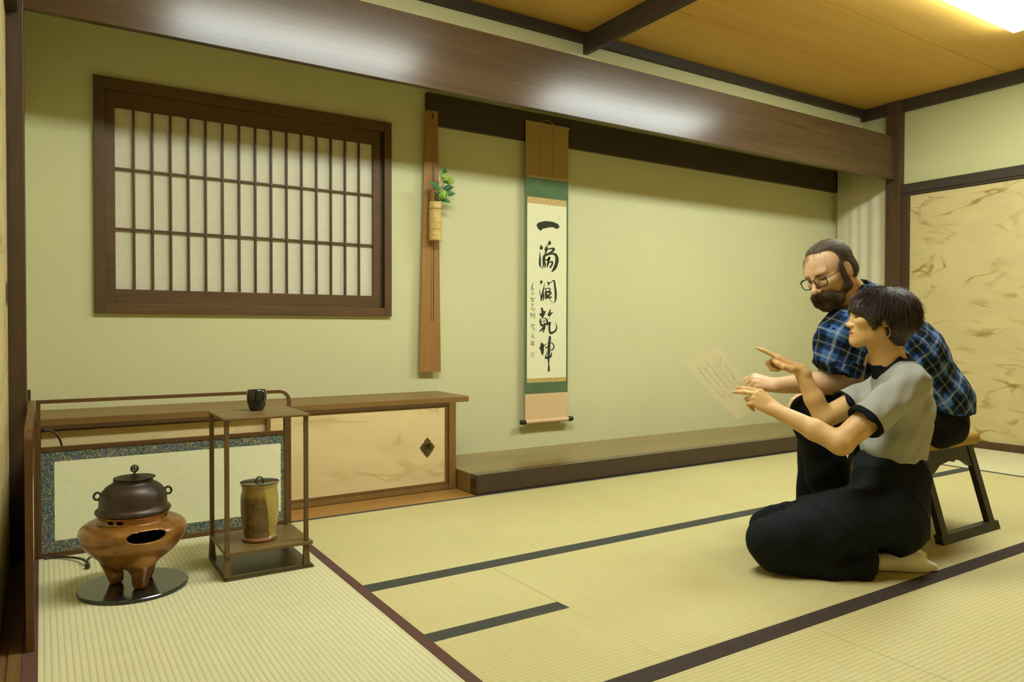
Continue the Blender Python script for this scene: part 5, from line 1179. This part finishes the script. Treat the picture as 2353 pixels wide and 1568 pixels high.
fv, fqd, ft = strands(fq @ MA + MH, fn_ @ MA, fd @ MA, .028, .003, .00033, rg, curl=.16); quadmesh('fringe', fv, fqd, M_hairM, mn, attrs={'tone': ft})
hair_obj('hair', F, .0035, M_hairM, mn, mflow, 5200, .020, .003, .0006, 4, keep=keepM)
F = Field()
for y in (-1, 1):
    F.add(XM(cone(S(.012, y * .0700, -.030), S(.010, y * .064, -.065), .005 * MS, .011 * MS)), .01); F.add(XM(cone(S(.010, y * .062, -.063), S(.058, y * .024, -.104), .013 * MS, .020 * MS)), .02)
    F.add(XM(cone(S(.096, 0, -.058), S(.078, y * .036, -.074), .0125 * MS, .011 * MS)), .008); F.add(XM(cone(S(.078, y * .034, -.074), S(.058, y * .044, -.098), .012 * MS, .02 * MS)), .014)
F.add(XM(ell(S(.071, 0, -.107), S(.029, .032, .027))), .02); F.add(XM(ell(S(.086, 0, -.074), S(.018, .026, .012))), .006)
def bflow(v, N):
    q = (v - V3(MH)) @ V3(MA).T / MS; d = np.stack([.25 - 0 * q[:, 0], 3 * q[:, 1], -1 - 0 * q[:, 0]], 1); return d @ V3(MA)
hair_obj('beard', F, .0035, hairmat('brown_beard', C(46, 34, 20), C(128, 100, 64), .6), mn, bflow, 5200, .016, .004, .0006, 5)
F = Field()
for y in (-1, 1): F.add(XM(cone(S(.090, y * .014, .012), S(.082, y * .030, .016), .0035 * MS, .004 * MS)), .002); F.add(XM(cone(S(.082, y * .030, .016), S(.066, y * .048, .010), .004 * MS, .0028 * MS)), .002)
def eflow(v, N):
    q = (v - V3(MH)) @ V3(MA).T; return np.stack([-.3 + 0 * q[:, 0], np.sign(q[:, 1]), .2 + 0 * q[:, 0]], 1) @ V3(MA)
hair_obj('eyebrows', F, .002, M_hairM, mn, eflow, 500, .010, .001, .0005, 6)
# glasses
gl = thing('glasses', None, None, tuple(MH)); del_keys = [k for k in ('label', 'category') if k in gl]
bpy.data.objects.remove(gl)
M_gl = plain('glasses_frame', C(40, 34, 26), .3); G = lambda *p: MH + MS * (np.array(p) @ MA)
M_lens, nt, bs = newmat('lens_glass'); bs.inputs['Transmission Weight'].default_value = 1; bs.inputs['Roughness'].default_value = 0; bs.inputs['IOR'].default_value = 1.05; bs.inputs['Base Color'].default_value = (.96, .97, .95, 1)
mb = MB()
def rim(y):
    pts = []
    for k in range(41):
        t = 2 * math.pi * k / 40; cx_ = math.copysign(abs(math.cos(t)) ** .7, math.cos(t)); sz = math.copysign(abs(math.sin(t)) ** .7, math.sin(t)); yy = y * .0335 + .0255 * cx_
        pts.append(G(.1025 - 1.6 * yy * yy, yy, -.010 + .0205 * sz))
    return pts
gf = MB()
for y in (-1, 1): gf.tube(rim(y), .0019, 8, False)
gf.tube([G(.1025, -.0085, -.002), G(.104, 0, .001), G(.1025, .0085, -.002)], .0019, 8)
for y in (-1, 1): gf.tube([G(.097, y * .0585, -.003), G(.088, y * .070, -.002), G(.045, y * .0775, .0), G(-.004, y * .0800, .004), G(-.018, y * .080, -.006)], .0017, 8)
gob = build('glasses', gf, M_gl, mn, True)
for y in (-1, 1):
    p = rim(y)[:-1]; c = sum(p) / len(p); lm = MB(); n = len(p); nn_ = MA[0] * .0006
    lm.add([x + nn_ for x in p] + [c + nn_] + [x - nn_ for x in p] + [c - nn_], [(i, (i + 1) % n, n) for i in range(n)] + [((i + 1) % n + n + 1, i + n + 1, 2 * n + 1) for i in range(n)]); build('lens', lm, M_lens, gob, True)

# ------------------------------------------------------------------ sheet of paper between them
Q4 = [D_(1572, 832, 3.00), D_(1653, 794, 2.90), D_(1765, 935, 2.70), D_(1694, 964, 2.80)]
NU, NV = 14, 10; vs = []
for j in range(NU + 1):
    for i in range(NV + 1):
        a, b = i / NV, j / NU; p = (1 - b) * ((1 - a) * Q4[0] + a * Q4[1]) + b * ((1 - a) * Q4[3] + a * Q4[2]); p = p - u_ * .012 * math.sin(math.pi * b) + f_ * .01 * math.sin(math.pi * a); vs.append(p)
fs = [(j * (NV + 1) + i, j * (NV + 1) + i + 1, (j + 1) * (NV + 1) + i + 1, (j + 1) * (NV + 1) + i) for j in range(NU) for i in range(NV)]
M_pap, nt, bs = newmat('thin_paper'); bs.inputs['Base Color'].default_value = (*C(226, 208, 164), 1); bs.inputs['Roughness'].default_value = .8
tr = nd(nt, 'ShaderNodeBsdfTranslucent'); tr.inputs[0].default_value = (*C(232, 214, 168), 1); ms1 = nd(nt, 'ShaderNodeMixShader'); ms1.inputs[0].default_value = .45; tp = nd(nt, 'ShaderNodeBsdfTransparent'); ms2 = nd(nt, 'ShaderNodeMixShader'); ms2.inputs[0].default_value = .45
ou = nt.nodes['Material Output']; nt.links.new(bs.outputs[0], ms1.inputs[1]); nt.links.new(tr.outputs[0], ms1.inputs[2]); nt.links.new(ms1.outputs[0], ms2.inputs[1]); nt.links.new(tp.outputs[0], ms2.inputs[2]); nt.links.new(ms2.outputs[0], ou.inputs['Surface'])
mb = MB(); mb.add(vs, fs); sh = build('paper_sheet', mb, M_pap, None, True); tag(sh, 'thin cream sheet of writing held up between the two people', 'paper')
def onp(a, b, o): 
    p = (1 - b) * ((1 - a) * Q4[0] + a * Q4[1]) + b * ((1 - a) * Q4[3] + a * Q4[2]); return p - u_ * .012 * math.sin(math.pi * b) + f_ * (.01 * math.sin(math.pi * a) - o)
mb = MB(); rnd = random.Random(5)
for col in range(5):
    a0 = .82 - col * .155; b = .12 + .05 * rnd.random() + (.06 if col in (1, 3) else 0)
    while b < .62 + .1 * rnd.random():
        L_ = rnd.uniform(.012, .035); da = rnd.uniform(-.03, .03); wd = rnd.uniform(.012, .03)
        mb.add([onp(a0 + da - wd, b, .0012), onp(a0 + da + wd, b + .006, .0012), onp(a0 + da + wd, b + .006 + .008, .0012), onp(a0 + da - wd, b + .008, .0012)], [(0, 1, 2, 3)]); b += L_
wr_ = build('faint_writing', mb, plain('faint_ink', C(176, 158, 116), .9), sh); wr_['kind'] = 'stuff'
